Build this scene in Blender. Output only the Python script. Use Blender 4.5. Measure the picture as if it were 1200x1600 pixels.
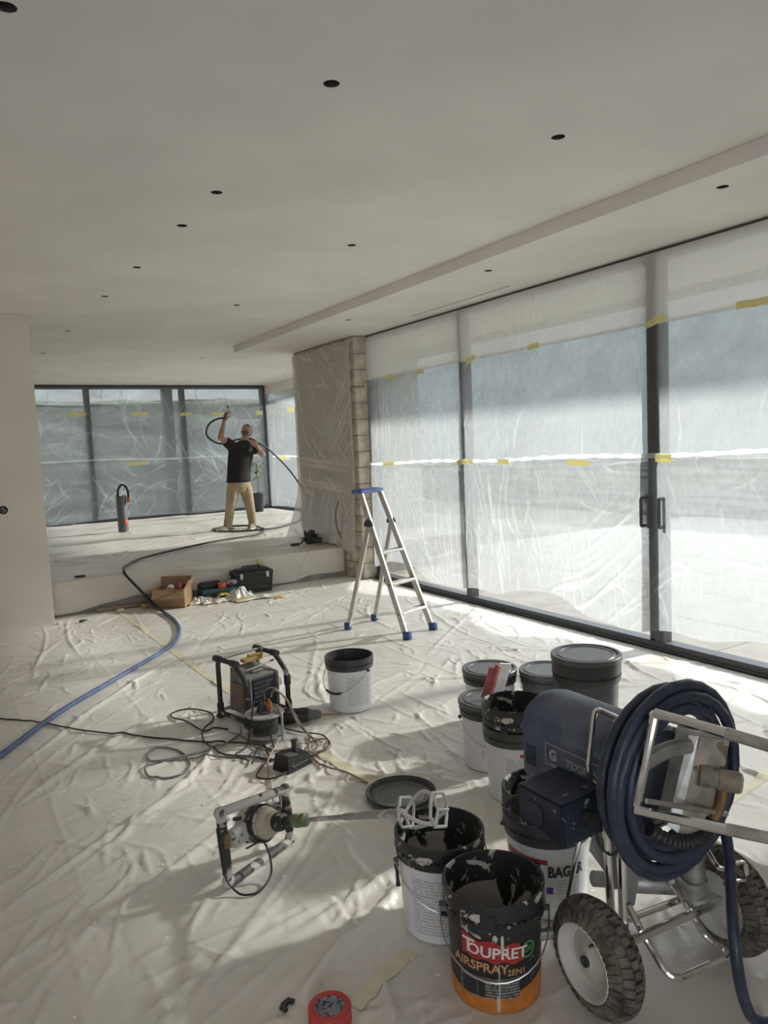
import bpy, bmesh, math, random
import numpy as np
from mathutils import Vector, Matrix

for o in list(bpy.data.objects): bpy.data.objects.remove(o)
scene = bpy.context.scene
COL = scene.collection
R = math.radians

# ------------------------------------------------------------------ camera
cam_d = bpy.data.cameras.new('camera')
cam = bpy.data.objects.new('camera', cam_d); COL.objects.link(cam)
FPX = 1165.0
cam_d.sensor_fit = 'VERTICAL'; cam_d.sensor_height = 32.0
cam_d.lens = 32.0 * FPX / 1600.0
cam_d.clip_start = 0.05; cam_d.clip_end = 300
vy = Vector((-707, -73, FPX)).normalized()                 # window-wall direction seen from the camera
hz = Vector((-707 + 3000, -73 - 0.0455 * 3000, FPX))
up = vy.cross(hz).normalized()
if up.y > 0: up = -up
vx = vy.cross(up)
if vx.x < 0: vx = -vx
Mc = Matrix((vx, vy, up))                                   # camera (x right, y down, z forward) -> world
cam_m = Mc @ Matrix(((1, 0, 0), (0, -1, 0), (0, 0, -1)))
cam.matrix_world = Matrix.Translation((0, 0, 1.65)) @ cam_m.to_4x4()
scene.camera = cam

# ------------------------------------------------------------------ light
world = bpy.data.worlds.new('sky'); scene.world = world; world.use_nodes = True
wn = world.node_tree; wn.nodes.clear()
wo = wn.nodes.new('ShaderNodeOutputWorld'); bg = wn.nodes.new('ShaderNodeBackground')
tc = wn.nodes.new('ShaderNodeTexCoord'); sx = wn.nodes.new('ShaderNodeSeparateXYZ')
rp = wn.nodes.new('ShaderNodeValToRGB')
wn.links.new(tc.outputs['Generated'], sx.inputs[0]); wn.links.new(sx.outputs['Z'], rp.inputs[0])
rp.color_ramp.elements[0].position = 0.0; rp.color_ramp.elements[0].color = (0.82, 0.86, 0.90, 1)
rp.color_ramp.elements[1].position = 0.9; rp.color_ramp.elements[1].color = (0.66, 0.72, 0.81, 1)
wn.links.new(rp.outputs[0], bg.inputs['Color']); bg.inputs['Strength'].default_value = 1.35
wn.links.new(bg.outputs[0], wo.inputs[0])

sun_d = bpy.data.lights.new('sun', 'SUN'); sun = bpy.data.objects.new('sun', sun_d); COL.objects.link(sun)
sun_d.energy = 3.3; sun_d.angle = R(3.5); sun_d.color = (1.0, 0.955, 0.89)
SUN_EL, SUN_AZ = R(25.5), R(6)
sun.rotation_euler = Vector((-math.cos(SUN_EL) * math.cos(SUN_AZ), math.cos(SUN_EL) * math.sin(SUN_AZ), -math.sin(SUN_EL))).to_track_quat('-Z', 'Y').to_euler()
sun.location = (12, 4, 8)

vs = scene.view_settings
vs.view_transform = 'Standard'; vs.look = 'None'; vs.gamma = 1.0; vs.use_curve_mapping = False
vs.exposure = 1.40
scene.cycles.max_bounces = 12; scene.cycles.diffuse_bounces = 7; scene.cycles.transparent_max_bounces = 24
scene.cycles.use_denoising = True

# ------------------------------------------------------------------ helpers
class MB:
    """collects shapes into one mesh"""
    def __init__(s): s.v = []; s.f = []; s.m = []
    def add(s, vs_, fs, mi=0, M=None):
        b = len(s.v)
        for p in vs_:
            p = Vector(p)
            s.v.append(tuple(M @ p) if M is not None else tuple(p))
        for f in fs: s.f.append(tuple(b + i for i in f)); s.m.append(mi)
    def box(s, c, size, rot=None, bev=0.0, mi=0, seg=1):
        bm = bmesh.new(); bmesh.ops.create_cube(bm, size=1.0)
        bmesh.ops.scale(bm, vec=size, verts=bm.verts)
        if bev > 0: bmesh.ops.bevel(bm, geom=list(bm.edges), offset=bev, segments=seg, profile=0.5, affect='EDGES')
        M = Matrix.Translation(c)
        if rot is not None: M = M @ (rot.to_4x4() if isinstance(rot, Matrix) else Matrix.Rotation(rot, 4, 'Z'))
        bm.verts.index_update()
        s.add([v.co.copy() for v in bm.verts], [[v.index for v in f.verts] for f in bm.faces], mi, M); bm.free()
    def hexa(s, p, mi=0):
        """eight corners: bottom four counter-clockwise, then top four"""
        s.add(p, [(0, 3, 2, 1), (4, 5, 6, 7), (0, 1, 5, 4), (1, 2, 6, 5), (2, 3, 7, 6), (3, 0, 4, 7)], mi)
    def tube(s, path, r, n=8, closed=False, mi=0, cap=True):
        P = [Vector(p) for p in path]; N = len(P)
        rr = list(r) if isinstance(r, (list, tuple)) else [r] * N
        T = []
        for i in range(N):
            if closed: t = P[(i + 1) % N] - P[i - 1]
            else: t = P[min(i + 1, N - 1)] - P[max(i - 1, 0)]
            T.append(t.normalized() if t.length > 1e-9 else Vector((0, 0, 1)))
        a = Vector((0, 0, 1)) if abs(T[0].z) < 0.9 else Vector((1, 0, 0))
        nrm = (a - T[0] * a.dot(T[0])).normalized()
        vs_ = []; fs = []
        for i in range(N):
            nrm = (nrm - T[i] * nrm.dot(T[i]))
            nrm = nrm.normalized() if nrm.length > 1e-6 else T[i].orthogonal().normalized()
            bi = T[i].cross(nrm)
            for k in range(n):
                an = 2 * math.pi * k / n
                vs_.append(P[i] + (nrm * math.cos(an) + bi * math.sin(an)) * rr[i])
        for i in range(N if closed else N - 1):
            j = (i + 1) % N
            for k in range(n):
                l = (k + 1) % n
                fs.append((i * n + k, i * n + l, j * n + l, j * n + k))
        if cap and not closed:
            fs.append(tuple(range(n))[::-1]); fs.append(tuple((N - 1) * n + k for k in range(n)))
        s.add(vs_, fs, mi)
    def cyl(s, p0, p1, r0, r1=None, n=20, mi=0): s.tube([p0, p1], [r0, r0 if r1 is None else r1], n, mi=mi)
    def lathe(s, prof, n=32, M=None, mi=0, a0=0.0, a1=2 * math.pi):
        full = abs(a1 - a0 - 2 * math.pi) < 1e-6
        cols = n if full else n + 1
        vs_ = []; fs = []
        for r, z in prof:
            for k in range(cols):
                a = a0 + (a1 - a0) * k / n
                vs_.append((r * math.cos(a), r * math.sin(a), z))
        for i in range(len(prof) - 1):
            for k in range(n):
                l = (k + 1) % cols
                q = [i * cols + k, i * cols + l, (i + 1) * cols + l, (i + 1) * cols + k]
                if prof[i][0] < 1e-6: q = [q[0], q[2], q[3]]
                elif prof[i + 1][0] < 1e-6: q = [q[0], q[1], q[2]]
                fs.append(q)
        s.add(vs_, fs, mi, M)
    def prism(s, poly, h, M=None, mi=0):
        n = len(poly)
        vs_ = [(x, y, 0) for x, y in poly] + [(x, y, h) for x, y in poly]
        fs = [tuple(range(n))[::-1], tuple(range(n, 2 * n))] + [(i, (i + 1) % n, n + (i + 1) % n, n + i) for i in range(n)]
        s.add(vs_, fs, mi, M)
    def build(s, name, mats, parent=None, origin=None, smooth=35):
        me = bpy.data.meshes.new(name)
        o3 = Vector(origin) if origin is not None else Vector((0, 0, 0))
        me.from_pydata([tuple(Vector(p) - o3) for p in s.v], [], s.f)
        for m in (mats if isinstance(mats, (list, tuple)) else [mats]): me.materials.append(m)
        if len(me.materials) > 1: me.polygons.foreach_set('material_index', s.m)
        if smooth:
            me.shade_smooth(); me.set_sharp_from_angle(angle=R(smooth))
        me.update()
        o = bpy.data.objects.new(name, me); COL.objects.link(o)
        if parent is not None: o.parent = parent
        elif origin is not None: o.location = o3
        return o

def tag(o, label, cat, group=None, kind=None):
    if label: o['label'] = label
    if cat: o['category'] = cat
    if group: o['group'] = group
    if kind: o['kind'] = kind
    return o
def struct(o): o['kind'] = 'structure'; return o
def thing(name, label, cat, loc=(0, 0, 0), rotz=0.0, group=None):
    o = bpy.data.objects.new(name, None); COL.objects.link(o)
    o.empty_display_size = 0.1; o.location = loc; o.rotation_euler = (0, 0, rotz)
    return tag(o, label, cat, group)
def copy_tree(o, parent=None):
    c = o.copy(); COL.objects.link(c)
    if parent is not None: c.parent = parent
    for ch in list(o.children): copy_tree(ch, c)
    return c
def smooth_path(pts, k=6, closed=False):
    P = [Vector(p) for p in pts]; n = len(P); out = []
    for i in range(n if closed else n - 1):
        if closed: a, b, c, d = P[i - 1], P[i], P[(i + 1) % n], P[(i + 2) % n]
        else: a, b, c, d = P[max(i - 1, 0)], P[i], P[i + 1], P[min(i + 2, n - 1)]
        for j in range(k):
            t = j / k
            out.append(0.5 * ((2 * b) + (c - a) * t + (2 * a - 5 * b + 4 * c - d) * t * t + (3 * b - a - 3 * c + d) * t ** 3))
    if not closed: out.append(P[-1])
    return out
def round_path(pts, rad, k=4, closed=False):
    """polyline with rounded corners: bent tube"""
    P = [Vector(p) for p in pts]; n = len(P); out = []
    for i in range(n):
        if not closed and i in (0, n - 1): out.append(P[i]); continue
        a = (P[i - 1] - P[i]); b = (P[(i + 1) % n] - P[i])
        q = min(rad, a.length * 0.48, b.length * 0.48)
        A = P[i] + a.normalized() * q; B = P[i] + b.normalized() * q
        for j in range(k + 1):
            t = j / k
            out.append(A * (1 - t) ** 2 + P[i] * 2 * t * (1 - t) + B * t * t)
    return out
def text_mesh(body, size, bold=0.0):
    cu = bpy.data.curves.new('lettering', 'FONT'); cu.body = body; cu.size = size; cu.align_x = 'CENTER'; cu.align_y = 'CENTER'
    cu.offset = bold; cu.resolution_u = 3
    ob = bpy.data.objects.new('lettering', cu); COL.objects.link(ob)
    dg = bpy.context.evaluated_depsgraph_get(); dg.update()
    me = bpy.data.meshes.new_from_object(ob.evaluated_get(dg))
    vs_ = [v.co.copy() for v in me.vertices]; fs = [tuple(p.vertices) for p in me.polygons]
    bpy.data.objects.remove(ob); bpy.data.curves.remove(cu); bpy.data.meshes.remove(me)
    return vs_, fs

# ------------------------------------------------------------------ materials
MATS = {}
def pm(name, col, rough=0.5, metal=0.0, var=0.0, vscale=6.0, bump=0.0, bscale=60.0, splat=None, spec=0.5, bdist=0.02, var_col=None, stretch=(1, 1, 1)):
    if name in MATS: return MATS[name]
    m = bpy.data.materials.new(name); m.use_nodes = True; MATS[name] = m
    nt = m.node_tree; N = nt.nodes; L = nt.links
    b = N['Principled BSDF']
    b.inputs['Roughness'].default_value = rough; b.inputs['Metallic'].default_value = metal
    b.inputs['Specular IOR Level'].default_value = spec
    b.inputs['Base Color'].default_value = (*col, 1)
    m.diffuse_color = (*col, 1)
    t = N.new('ShaderNodeTexCoord'); mp = N.new('ShaderNodeMapping'); L.new(t.outputs['Object'], mp.inputs[0]); mp.inputs['Scale'].default_value = stretch
    src = None
    if var > 0 or var_col is not None:
        no = N.new('ShaderNodeTexNoise'); no.inputs['Scale'].default_value = vscale; no.inputs['Detail'].default_value = 6; L.new(mp.outputs[0], no.inputs[0])
        r = N.new('ShaderNodeValToRGB'); r.color_ramp.elements[0].position = 0.36; r.color_ramp.elements[1].position = 0.66
        c2 = var_col if var_col is not None else tuple(min(1, c * (1 + var)) for c in col)
        c1 = col if var_col is not None else tuple(c * (1 - var) for c in col)
        r.color_ramp.elements[0].color = (*c1, 1); r.color_ramp.elements[1].color = (*c2, 1)
        L.new(no.outputs['Fac'], r.inputs[0]); L.new(r.outputs[0], b.inputs['Base Color']); src = r.outputs[0]
    for sp in (splat or []):
        scol, sscale, thr = sp
        no = N.new('ShaderNodeTexNoise'); no.inputs['Scale'].default_value = sscale; no.inputs['Detail'].default_value = 4; no.inputs['Distortion'].default_value = 0.6
        L.new(mp.outputs[0], no.inputs[0])
        r = N.new('ShaderNodeValToRGB'); r.color_ramp.elements[0].position = thr; r.color_ramp.elements[1].position = thr + 0.025
        r.color_ramp.elements[0].color = (0, 0, 0, 1); r.color_ramp.elements[1].color = (1, 1, 1, 1)
        L.new(no.outputs['Fac'], r.inputs[0])
        mx = N.new('ShaderNodeMix'); mx.data_type = 'RGBA'; L.new(r.outputs[0], mx.inputs['Factor'])
        if src is not None: L.new(src, mx.inputs['A'])
        else: mx.inputs['A'].default_value = (*col, 1)
        mx.inputs['B'].default_value = (*scol, 1)
        L.new(mx.outputs['Result'], b.inputs['Base Color']); src = mx.outputs['Result']
    if bump > 0:
        no = N.new('ShaderNodeTexNoise'); no.inputs['Scale'].default_value = bscale; no.inputs['Detail'].default_value = 5; L.new(mp.outputs[0], no.inputs[0])
        bp = N.new('ShaderNodeBump'); bp.inputs['Strength'].default_value = bump; bp.inputs['Distance'].default_value = bdist
        L.new(no.outputs['Fac'], bp.inputs['Height']); L.new(bp.outputs[0], b.inputs['Normal'])
    return m

def film_mat(name, clear=0.5, tint=(0.93, 0.95, 0.95), milk=(0.86, 0.88, 0.87), trans=0.68, gloss=0.10, rough=0.16, dapple=0.12):
    m = bpy.data.materials.new(name); m.use_nodes = True; nt = m.node_tree; N = nt.nodes; L = nt.links; N.clear()
    out = N.new('ShaderNodeOutputMaterial')
    tr = N.new('ShaderNodeBsdfTransparent'); tr.inputs[0].default_value = (*tint, 1)
    tl = N.new('ShaderNodeBsdfTranslucent'); tl.inputs[0].default_value = (*milk, 1)
    df = N.new('ShaderNodeBsdfDiffuse'); df.inputs[0].default_value = (*milk, 1)
    gl = N.new('ShaderNodeBsdfGlossy'); gl.inputs['Roughness'].default_value = rough; gl.inputs[0].default_value = (0.9, 0.9, 0.9, 1)
    m1 = N.new('ShaderNodeMixShader'); m1.inputs[0].default_value = trans; L.new(df.outputs[0], m1.inputs[1]); L.new(tl.outputs[0], m1.inputs[2])
    at = N.new('ShaderNodeAttribute'); at.attribute_name = 'fold'
    fm = N.new('ShaderNodeMix'); fm.data_type = 'RGBA'; fm.inputs['A'].default_value = (*milk, 1); fm.inputs['B'].default_value = (.86, .87, .87, 1) if name != 'masking_film_pier' else (.80, .74, .67, 1)
    L.new(at.outputs['Fac'], fm.inputs['Factor']); L.new(fm.outputs['Result'], tl.inputs[0]); L.new(fm.outputs['Result'], df.inputs[0])
    t = N.new('ShaderNodeTexCoord'); no = N.new('ShaderNodeTexNoise'); no.inputs['Scale'].default_value = 1.3; no.inputs['Detail'].default_value = 4; L.new(t.outputs['Object'], no.inputs[0])
    ma = N.new('ShaderNodeMath'); ma.operation = 'MULTIPLY_ADD'; ma.inputs[1].default_value = 0.62; ma.inputs[2].default_value = 1 - clear - 0.06
    L.new(at.outputs['Fac'], ma.inputs[0])
    mb_ = N.new('ShaderNodeMath'); mb_.operation = 'MULTIPLY_ADD'; mb_.inputs[1].default_value = 0.12
    L.new(no.outputs['Fac'], mb_.inputs[0]); L.new(ma.outputs[0], mb_.inputs[2])
    mpd = N.new('ShaderNodeMapping'); mpd.inputs['Scale'].default_value = (1, 1, 0.6); L.new(t.outputs['Object'], mpd.inputs[0])
    nd = N.new('ShaderNodeTexNoise'); nd.inputs['Scale'].default_value = 22; nd.inputs['Detail'].default_value = 7; nd.inputs['Roughness'].default_value = .65; L.new(mpd.outputs[0], nd.inputs[0])
    sb = N.new('ShaderNodeMath'); sb.operation = 'SUBTRACT'; sb.inputs[1].default_value = .5; L.new(nd.outputs['Fac'], sb.inputs[0])
    mc_ = N.new('ShaderNodeMath'); mc_.operation = 'MULTIPLY_ADD'; mc_.inputs[1].default_value = dapple; mc_.use_clamp = True; L.new(sb.outputs[0], mc_.inputs[0]); L.new(mb_.outputs[0], mc_.inputs[2]); mb_ = mc_
    m2 = N.new('ShaderNodeMixShader'); L.new(mb_.outputs[0], m2.inputs[0]); L.new(tr.outputs[0], m2.inputs[1]); L.new(m1.outputs[0], m2.inputs[2])
    lw = N.new('ShaderNodeLayerWeight'); lw.inputs[0].default_value = 0.25
    mg = N.new('ShaderNodeMath'); mg.operation = 'MULTIPLY_ADD'; mg.inputs[1].default_value = gloss * 2.5; mg.inputs[2].default_value = gloss * 0.4
    L.new(lw.outputs['Fresnel'], mg.inputs[0])
    m3 = N.new('ShaderNodeMixShader'); L.new(mg.outputs[0], m3.inputs[0]); L.new(m2.outputs[0], m3.inputs[1]); L.new(gl.outputs[0], m3.inputs[2])
    # fine relief of the thin film
    n2 = N.new('ShaderNodeTexNoise'); n2.inputs['Scale'].default_value = 9; n2.inputs['Detail'].default_value = 5; L.new(t.outputs['Object'], n2.inputs[0])
    bp = N.new('ShaderNodeBump'); bp.inputs['Strength'].default_value = 0.35; bp.inputs['Distance'].default_value = 0.03
    L.new(n2.outputs['Fac'], bp.inputs['Height']); L.new(bp.outputs[0], gl.inputs['Normal']); L.new(bp.outputs[0], df.inputs['Normal'])
    L.new(m3.outputs[0], out.inputs[0])
    return m
def glass_mat():
    m = bpy.data.materials.new('window_glass'); m.use_nodes = True; nt = m.node_tree; N = nt.nodes; L = nt.links; N.clear()
    out = N.new('ShaderNodeOutputMaterial'); tr = N.new('ShaderNodeBsdfTransparent'); tr.inputs[0].default_value = (0.93, 0.945, 0.945, 1)
    gl = N.new('ShaderNodeBsdfGlossy'); gl.inputs['Roughness'].default_value = 0.02
    lw = N.new('ShaderNodeLayerWeight'); lw.inputs[0].default_value = 0.15
    mx = N.new('ShaderNodeMixShader'); mu = N.new('ShaderNodeMath'); mu.operation = 'MULTIPLY'; mu.inputs[1].default_value = 0.5
    L.new(lw.outputs['Fresnel'], mu.inputs[0]); L.new(mu.outputs[0], mx.inputs[0]); L.new(tr.outputs[0], mx.inputs[1]); L.new(gl.outputs[0], mx.inputs[2]); L.new(mx.outputs[0], out.inputs[0])
    return m
def print_mat(name, paper, ink, pitch=0.011, fill=0.45):
    """rows of unreadable small print on a label"""
    m = bpy.data.materials.new(name); m.use_nodes = True; nt = m.node_tree; N = nt.nodes; L = nt.links; b = N['Principled BSDF']; b.inputs['Roughness'].default_value = 0.45
    t = N.new('ShaderNodeTexCoord'); s_ = N.new('ShaderNodeSeparateXYZ'); L.new(t.outputs['Object'], s_.inputs[0])
    a = N.new('ShaderNodeMath'); a.operation = 'MULTIPLY'; a.inputs[1].default_value = 1 / pitch; L.new(s_.outputs['Z'], a.inputs[0])
    fr = N.new('ShaderNodeMath'); fr.operation = 'FRACT'; L.new(a.outputs[0], fr.inputs[0])
    lt = N.new('ShaderNodeMath'); lt.operation = 'LESS_THAN'; lt.inputs[1].default_value = fill; L.new(fr.outputs[0], lt.inputs[0])
    mp = N.new('ShaderNodeMapping'); mp.inputs['Scale'].default_value = (1, 1, 0.9 / pitch / 90); L.new(t.outputs['Object'], mp.inputs[0])
    no = N.new('ShaderNodeTexNoise'); no.inputs['Scale'].default_value = 90; no.inputs['Detail'].default_value = 3; L.new(mp.outputs[0], no.inputs[0])
    g = N.new('ShaderNodeMath'); g.operation = 'GREATER_THAN'; g.inputs[1].default_value = 0.44; L.new(no.outputs['Fac'], g.inputs[0])
    mu = N.new('ShaderNodeMath'); mu.operation = 'MULTIPLY'; L.new(lt.outputs[0], mu.inputs[0]); L.new(g.outputs[0], mu.inputs[1])
    mx = N.new('ShaderNodeMix'); mx.data_type = 'RGBA'; L.new(mu.outputs[0], mx.inputs['Factor']); mx.inputs['A'].default_value = (*paper, 1); mx.inputs['B'].default_value = (*ink, 1)
    L.new(mx.outputs['Result'], b.inputs['Base Color'])
    return m

WHITEP = (0.66, 0.63, 0.58)
M_ceiling = pm('ceiling_plaster', (0.80, 0.768, 0.732), 0.85, var=0.05, vscale=1.2, bump=0.05, bscale=25)
M_wall = pm('wall_plaster', (0.74, 0.685, 0.62), 0.85, var=0.04, vscale=1.5, bump=0.05, bscale=30)
M_hole = pm('hole_dark', (0.06, 0.055, 0.05), 0.9)
M_concrete = pm('concrete', (0.36, 0.34, 0.31), 0.9, var=0.2, vscale=5, bump=0.25, bscale=40)
M_frame = pm('anthracite_frame', (0.075, 0.078, 0.088), 0.45)
M_stone = pm('pier_stone', (0.60, 0.53, 0.44), 0.9, var=0.2, vscale=8, bump=0.5, bscale=35)
M_mortar = pm('pier_mortar', (0.42, 0.38, 0.32), 0.95, bump=0.3, bscale=40)
M_paver = pm('terrace_paver', (0.32, 0.305, 0.275), 0.9, var=0.12, vscale=3, bump=0.1, bscale=60)
M_hedge = pm('hedge_leaves', (0.10, 0.115, 0.09), 0.9, var_col=(0.20, 0.21, 0.18), vscale=9, bump=0.8, bscale=20)
M_lawn = pm('lawn', (0.16, 0.175, 0.12), 0.95, var=0.25, vscale=1.2)
M_render = pm('outer_render', (0.34, 0.33, 0.31), 0.9)
M_glass = glass_mat()
M_film = film_mat('masking_film_clear', clear=0.43, trans=0.90, milk=(0.375, 0.39, 0.395), gloss=.06, dapple=.36)
M_film_hazy = film_mat('masking_film_hazy', clear=0.16, milk=(0.86, 0.845, 0.79), trans=.5, gloss=.04)
M_film_thin = film_mat('masking_film_thin', clear=0.48, gloss=0.14, milk=(0.46, 0.46, 0.465), trans=.84)
M_film_side = film_mat('masking_film_side', clear=0.62, gloss=0.14, milk=(0.60, 0.61, 0.62), trans=.84)
M_film_pier = film_mat('masking_film_pier', clear=0.36, milk=(0.70, 0.63, 0.56), trans=0.25, gloss=0.04, rough=.3)
M_film_edge = film_mat("masking_film_edge", clear=0.03, milk=(0.96, 0.97, 0.97), trans=0.8)
def tape_mat():
    m = bpy.data.materials.new('yellow_tape'); m.use_nodes = True; N = m.node_tree.nodes; L = m.node_tree.links; b = N['Principled BSDF']
    b.inputs['Base Color'].default_value = (.86, .81, .50, 1); b.inputs['Roughness'].default_value = .7
    tl = N.new('ShaderNodeBsdfTranslucent'); tl.inputs[0].default_value = (.92, .87, .55, 1); mx = N.new('ShaderNodeMixShader'); mx.inputs[0].default_value = .55
    L.new(b.outputs[0], mx.inputs[1]); L.new(tl.outputs[0], mx.inputs[2]); L.new(mx.outputs[0], N['Material Output'].inputs[0]); return m
M_tape = tape_mat()
M_tape_floor = pm('yellow_tape_under_film', (0.77, 0.715, 0.53), 0.45, var=0.06, vscale=12)
def sheet_mat():
    m = pm('floor_polythene', (0.76, 0.725, 0.675), 0.34, var=0.05, vscale=2.2, spec=0.5)
    nt = m.node_tree; N = nt.nodes; L = nt.links; b = N['Principled BSDF']
    t = N.new('ShaderNodeTexCoord'); mp = N.new('ShaderNodeMapping'); mp.inputs['Scale'].default_value = (1, 1.7, 1); mp.inputs['Rotation'].default_value = (0, 0, 0.5); L.new(t.outputs['Object'], mp.inputs[0])
    no = N.new('ShaderNodeTexNoise'); no.inputs['Scale'].default_value = 11; no.inputs['Detail'].default_value = 7; no.inputs['Roughness'].default_value = 0.6; no.inputs['Distortion'].default_value = 1.2; L.new(mp.outputs[0], no.inputs[0])
    bp = N.new('ShaderNodeBump'); bp.inputs['Strength'].default_value = 0.3; bp.inputs['Distance'].default_value = 0.012
    L.new(no.outputs['Fac'], bp.inputs['Height']); L.new(bp.outputs[0], b.inputs['Normal'])
    return m
M_sheet = sheet_mat()
M_sheet_pl = pm('platform_polythene', (0.66, 0.615, 0.55), 0.4, var=0.07, vscale=2.5, bump=.25, bscale=14, bdist=.012, spec=.4)

# ------------------------------------------------------------------ sheets of film
def creases(xs, ys, rng, specs):
    """height field of pinched folds; specs: (count, half length, width, height, angle centre, angle spread)"""
    xs = np.asarray(xs); ys = np.asarray(ys); H = np.zeros((len(ys), len(xs)))
    for cnt, Lr, wr, ar, ac, asp in specs:
        for _ in range(cnt):
            cx = rng.uniform(xs[0], xs[-1]); cy = rng.uniform(ys[0], ys[-1])
            L = rng.uniform(*Lr); w = rng.uniform(*wr); a = rng.uniform(*ar); an = ac + rng.uniform(-asp, asp)
            k = rng.uniform(-0.35, 0.35) / max(L, 0.1); side = rng.choice((1, 1, 1, -0.4))
            one(H, xs, ys, cx, cy, an, L, w, a * side, k)
    return H
def one(H, xs, ys, cx, cy, an, L, w, a, k=0.0):
    ext = L * 1.05 + 3 * w
    i0, i1 = np.searchsorted(xs, (cx - ext, cx + ext)); j0, j1 = np.searchsorted(ys, (cy - ext, cy + ext))
    if i1 - i0 < 2 or j1 - j0 < 2: return
    X, Y = np.meshgrid(xs[i0:i1] - cx, ys[j0:j1] - cy)
    s = X * math.cos(an) + Y * math.sin(an); t = -X * math.sin(an) + Y * math.cos(an) + k * s * s
    t = t + 0.25 * w * np.sin(s * 9.0 / max(L, .05) + cx * 7)
    env = np.clip(1 - (s / L) ** 2, 0, 1)
    ww = w * (0.55 + 0.6 * env)
    H[j0:j1, i0:i1] += a * env * np.exp(-(t / ww) ** 2)
def grid_obj(name, P, mat, fold=None, parent=None, keep=None):
    ny, nx = P.shape[:2]
    idx = np.arange(ny * nx).reshape(ny, nx)
    q = np.stack([idx[:-1, :-1], idx[:-1, 1:], idx[1:, 1:], idx[1:, :-1]], -1).reshape(-1, 4)
    if keep is not None: q = q[keep.reshape(-1)]
    me = bpy.data.meshes.new(name)
    me.vertices.add(ny * nx); me.vertices.foreach_set('co', P.reshape(-1).astype(np.float32))
    me.loops.add(q.size); me.loops.foreach_set('vertex_index', q.reshape(-1).astype(np.int32))
    me.polygons.add(len(q)); me.polygons.foreach_set('loop_start', np.arange(0, q.size, 4, dtype=np.int32))
    me.update(calc_edges=True); me.validate()
    me.shade_smooth(); me.materials.append(mat)
    if fold is not None:
        at = me.attributes.new('fold', 'FLOAT', 'POINT'); at.data.foreach_set('value', np.clip(fold, 0, 1).reshape(-1).astype(np.float32))
    o = bpy.data.objects.new(name, me); COL.objects.link(o)
    if parent is not None: o.parent = parent
    return o
def value_noise(xs, ys, sx, sy, rng):
    """smooth random bulge"""
    gx = int((xs[-1] - xs[0]) / sx) + 3; gy = int((ys[-1] - ys[0]) / sy) + 3
    G = np.array([[rng.uniform(-1, 1) for _ in range(gx)] for _ in range(gy)])
    u = (np.asarray(xs) - xs[0]) / sx; v = (np.asarray(ys) - ys[0]) / sy
    iu = u.astype(int); iv = v.astype(int); fu = u - iu; fv = v - iv
    fu = fu * fu * (3 - 2 * fu); fv = fv * fv * (3 - 2 * fv)
    A = G[np.ix_(iv, iu)]; B = G[np.ix_(iv, iu + 1)]; Cc = G[np.ix_(iv + 1, iu)]; D = G[np.ix_(iv + 1, iu + 1)]
    fu = fu[None, :]; fv = fv[:, None]
    return (A * (1 - fu) + B * fu) * (1 - fv) + (Cc * (1 - fu) + D * fu) * fv

# ------------------------------------------------------------------ the shell of the room
WX = 4.64          # inner line of the window wall
Z_UP, Z_SOF, Z_PL = 3.06, 2.97, 0.37
Y_STEP, Y_BACK, X_SIDE = 8.39, 15.40, 6.37

def slab(name, lo, hi, mat, bev=0):
    mb = MB(); c = [(a + b) / 2 for a, b in zip(lo, hi)]; s_ = [b - a for a, b in zip(lo, hi)]
    mb.box(c, s_, bev=bev); return mb.build(name, mat, origin=(c[0], c[1], lo[2]))
M_screed = pm('screed', (0.50, 0.47, 0.43), 0.9, var=0.1, vscale=3)
floor = struct(slab('floor', (-3.6, -3.2, -0.25), (4.72, Y_STEP, -0.012), M_screed))
plat = struct(slab('floor_platform', (-3.6, Y_STEP, -0.25), (X_SIDE + 0.1, Y_BACK + 0.1, Z_PL - 0.012), M_concrete))

def cut_slab(name, lo, hi, mat, holes, slots=()):
    o = slab(name, lo, hi, mat)
    cb = MB()
    for x, y in holes: cb.cyl((x, y, lo[2] - 0.05), (x, y, lo[2] + 0.10), 0.033, n=24)
    for (x0, x1, y0, y1) in slots: cb.box(((x0 + x1) / 2, (y0 + y1) / 2, lo[2]), (x1 - x0, y1 - y0, 0.12))
    c = cb.build('cutter', mat)
    md = o.modifiers.new('b', 'BOOLEAN'); md.operation = 'DIFFERENCE'; md.object = c; md.solver = 'EXACT'
    dg = bpy.context.evaluated_depsgraph_get(); dg.update()
    me = bpy.data.meshes.new_from_object(o.evaluated_get(dg)); o.modifiers.clear(); o.data = me
    me.shade_flat()
    bpy.data.objects.remove(c)
    for x, y in holes:
        k = MB(); k.lathe([(0.032, 0.002), (0.032, 0.095), (0.0, 0.095)], 20)
        k.tube(smooth_path([(0.0, 0.01, 0.09), (0.015, 0.0, 0.06), (-0.01, 0.015, 0.03), (0.012, 0.01, 0.012)], 4), 0.004, 6, mi=1)
        h = k.build('downlight_hole', [M_hole, M_hole], o); h.location = Vector((x, y, lo[2])) - o.location
    for (x0, x1, y0, y1) in slots:
        k = MB(); k.box(((x0 + x1) / 2, (y0 + y1) / 2, lo[2] + 0.055), (x1 - x0, y1 - y0, 0.004)); h = k.build('air_slot', M_hole, o, origin=o.location)
    return struct(o)
up_holes = [(0.32, 2.68), (1.46, 2.68), (2.665, 2.68), (1.455, 4.04), (1.455, 4.70), (2.665, 4.71), (1.445, 5.85), (1.43, 6.98), (2.66, 7.02), (1.41, 8.96), (1.39, 10.9), (3.6, 11.07), (5.84, 13.17)]
ceil = cut_slab('ceiling', (-3.6, -3.2, Z_UP), (X_SIDE + 0.1, Y_BACK + 0.2, Z_UP + 0.2), M_ceiling, up_holes)
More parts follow.
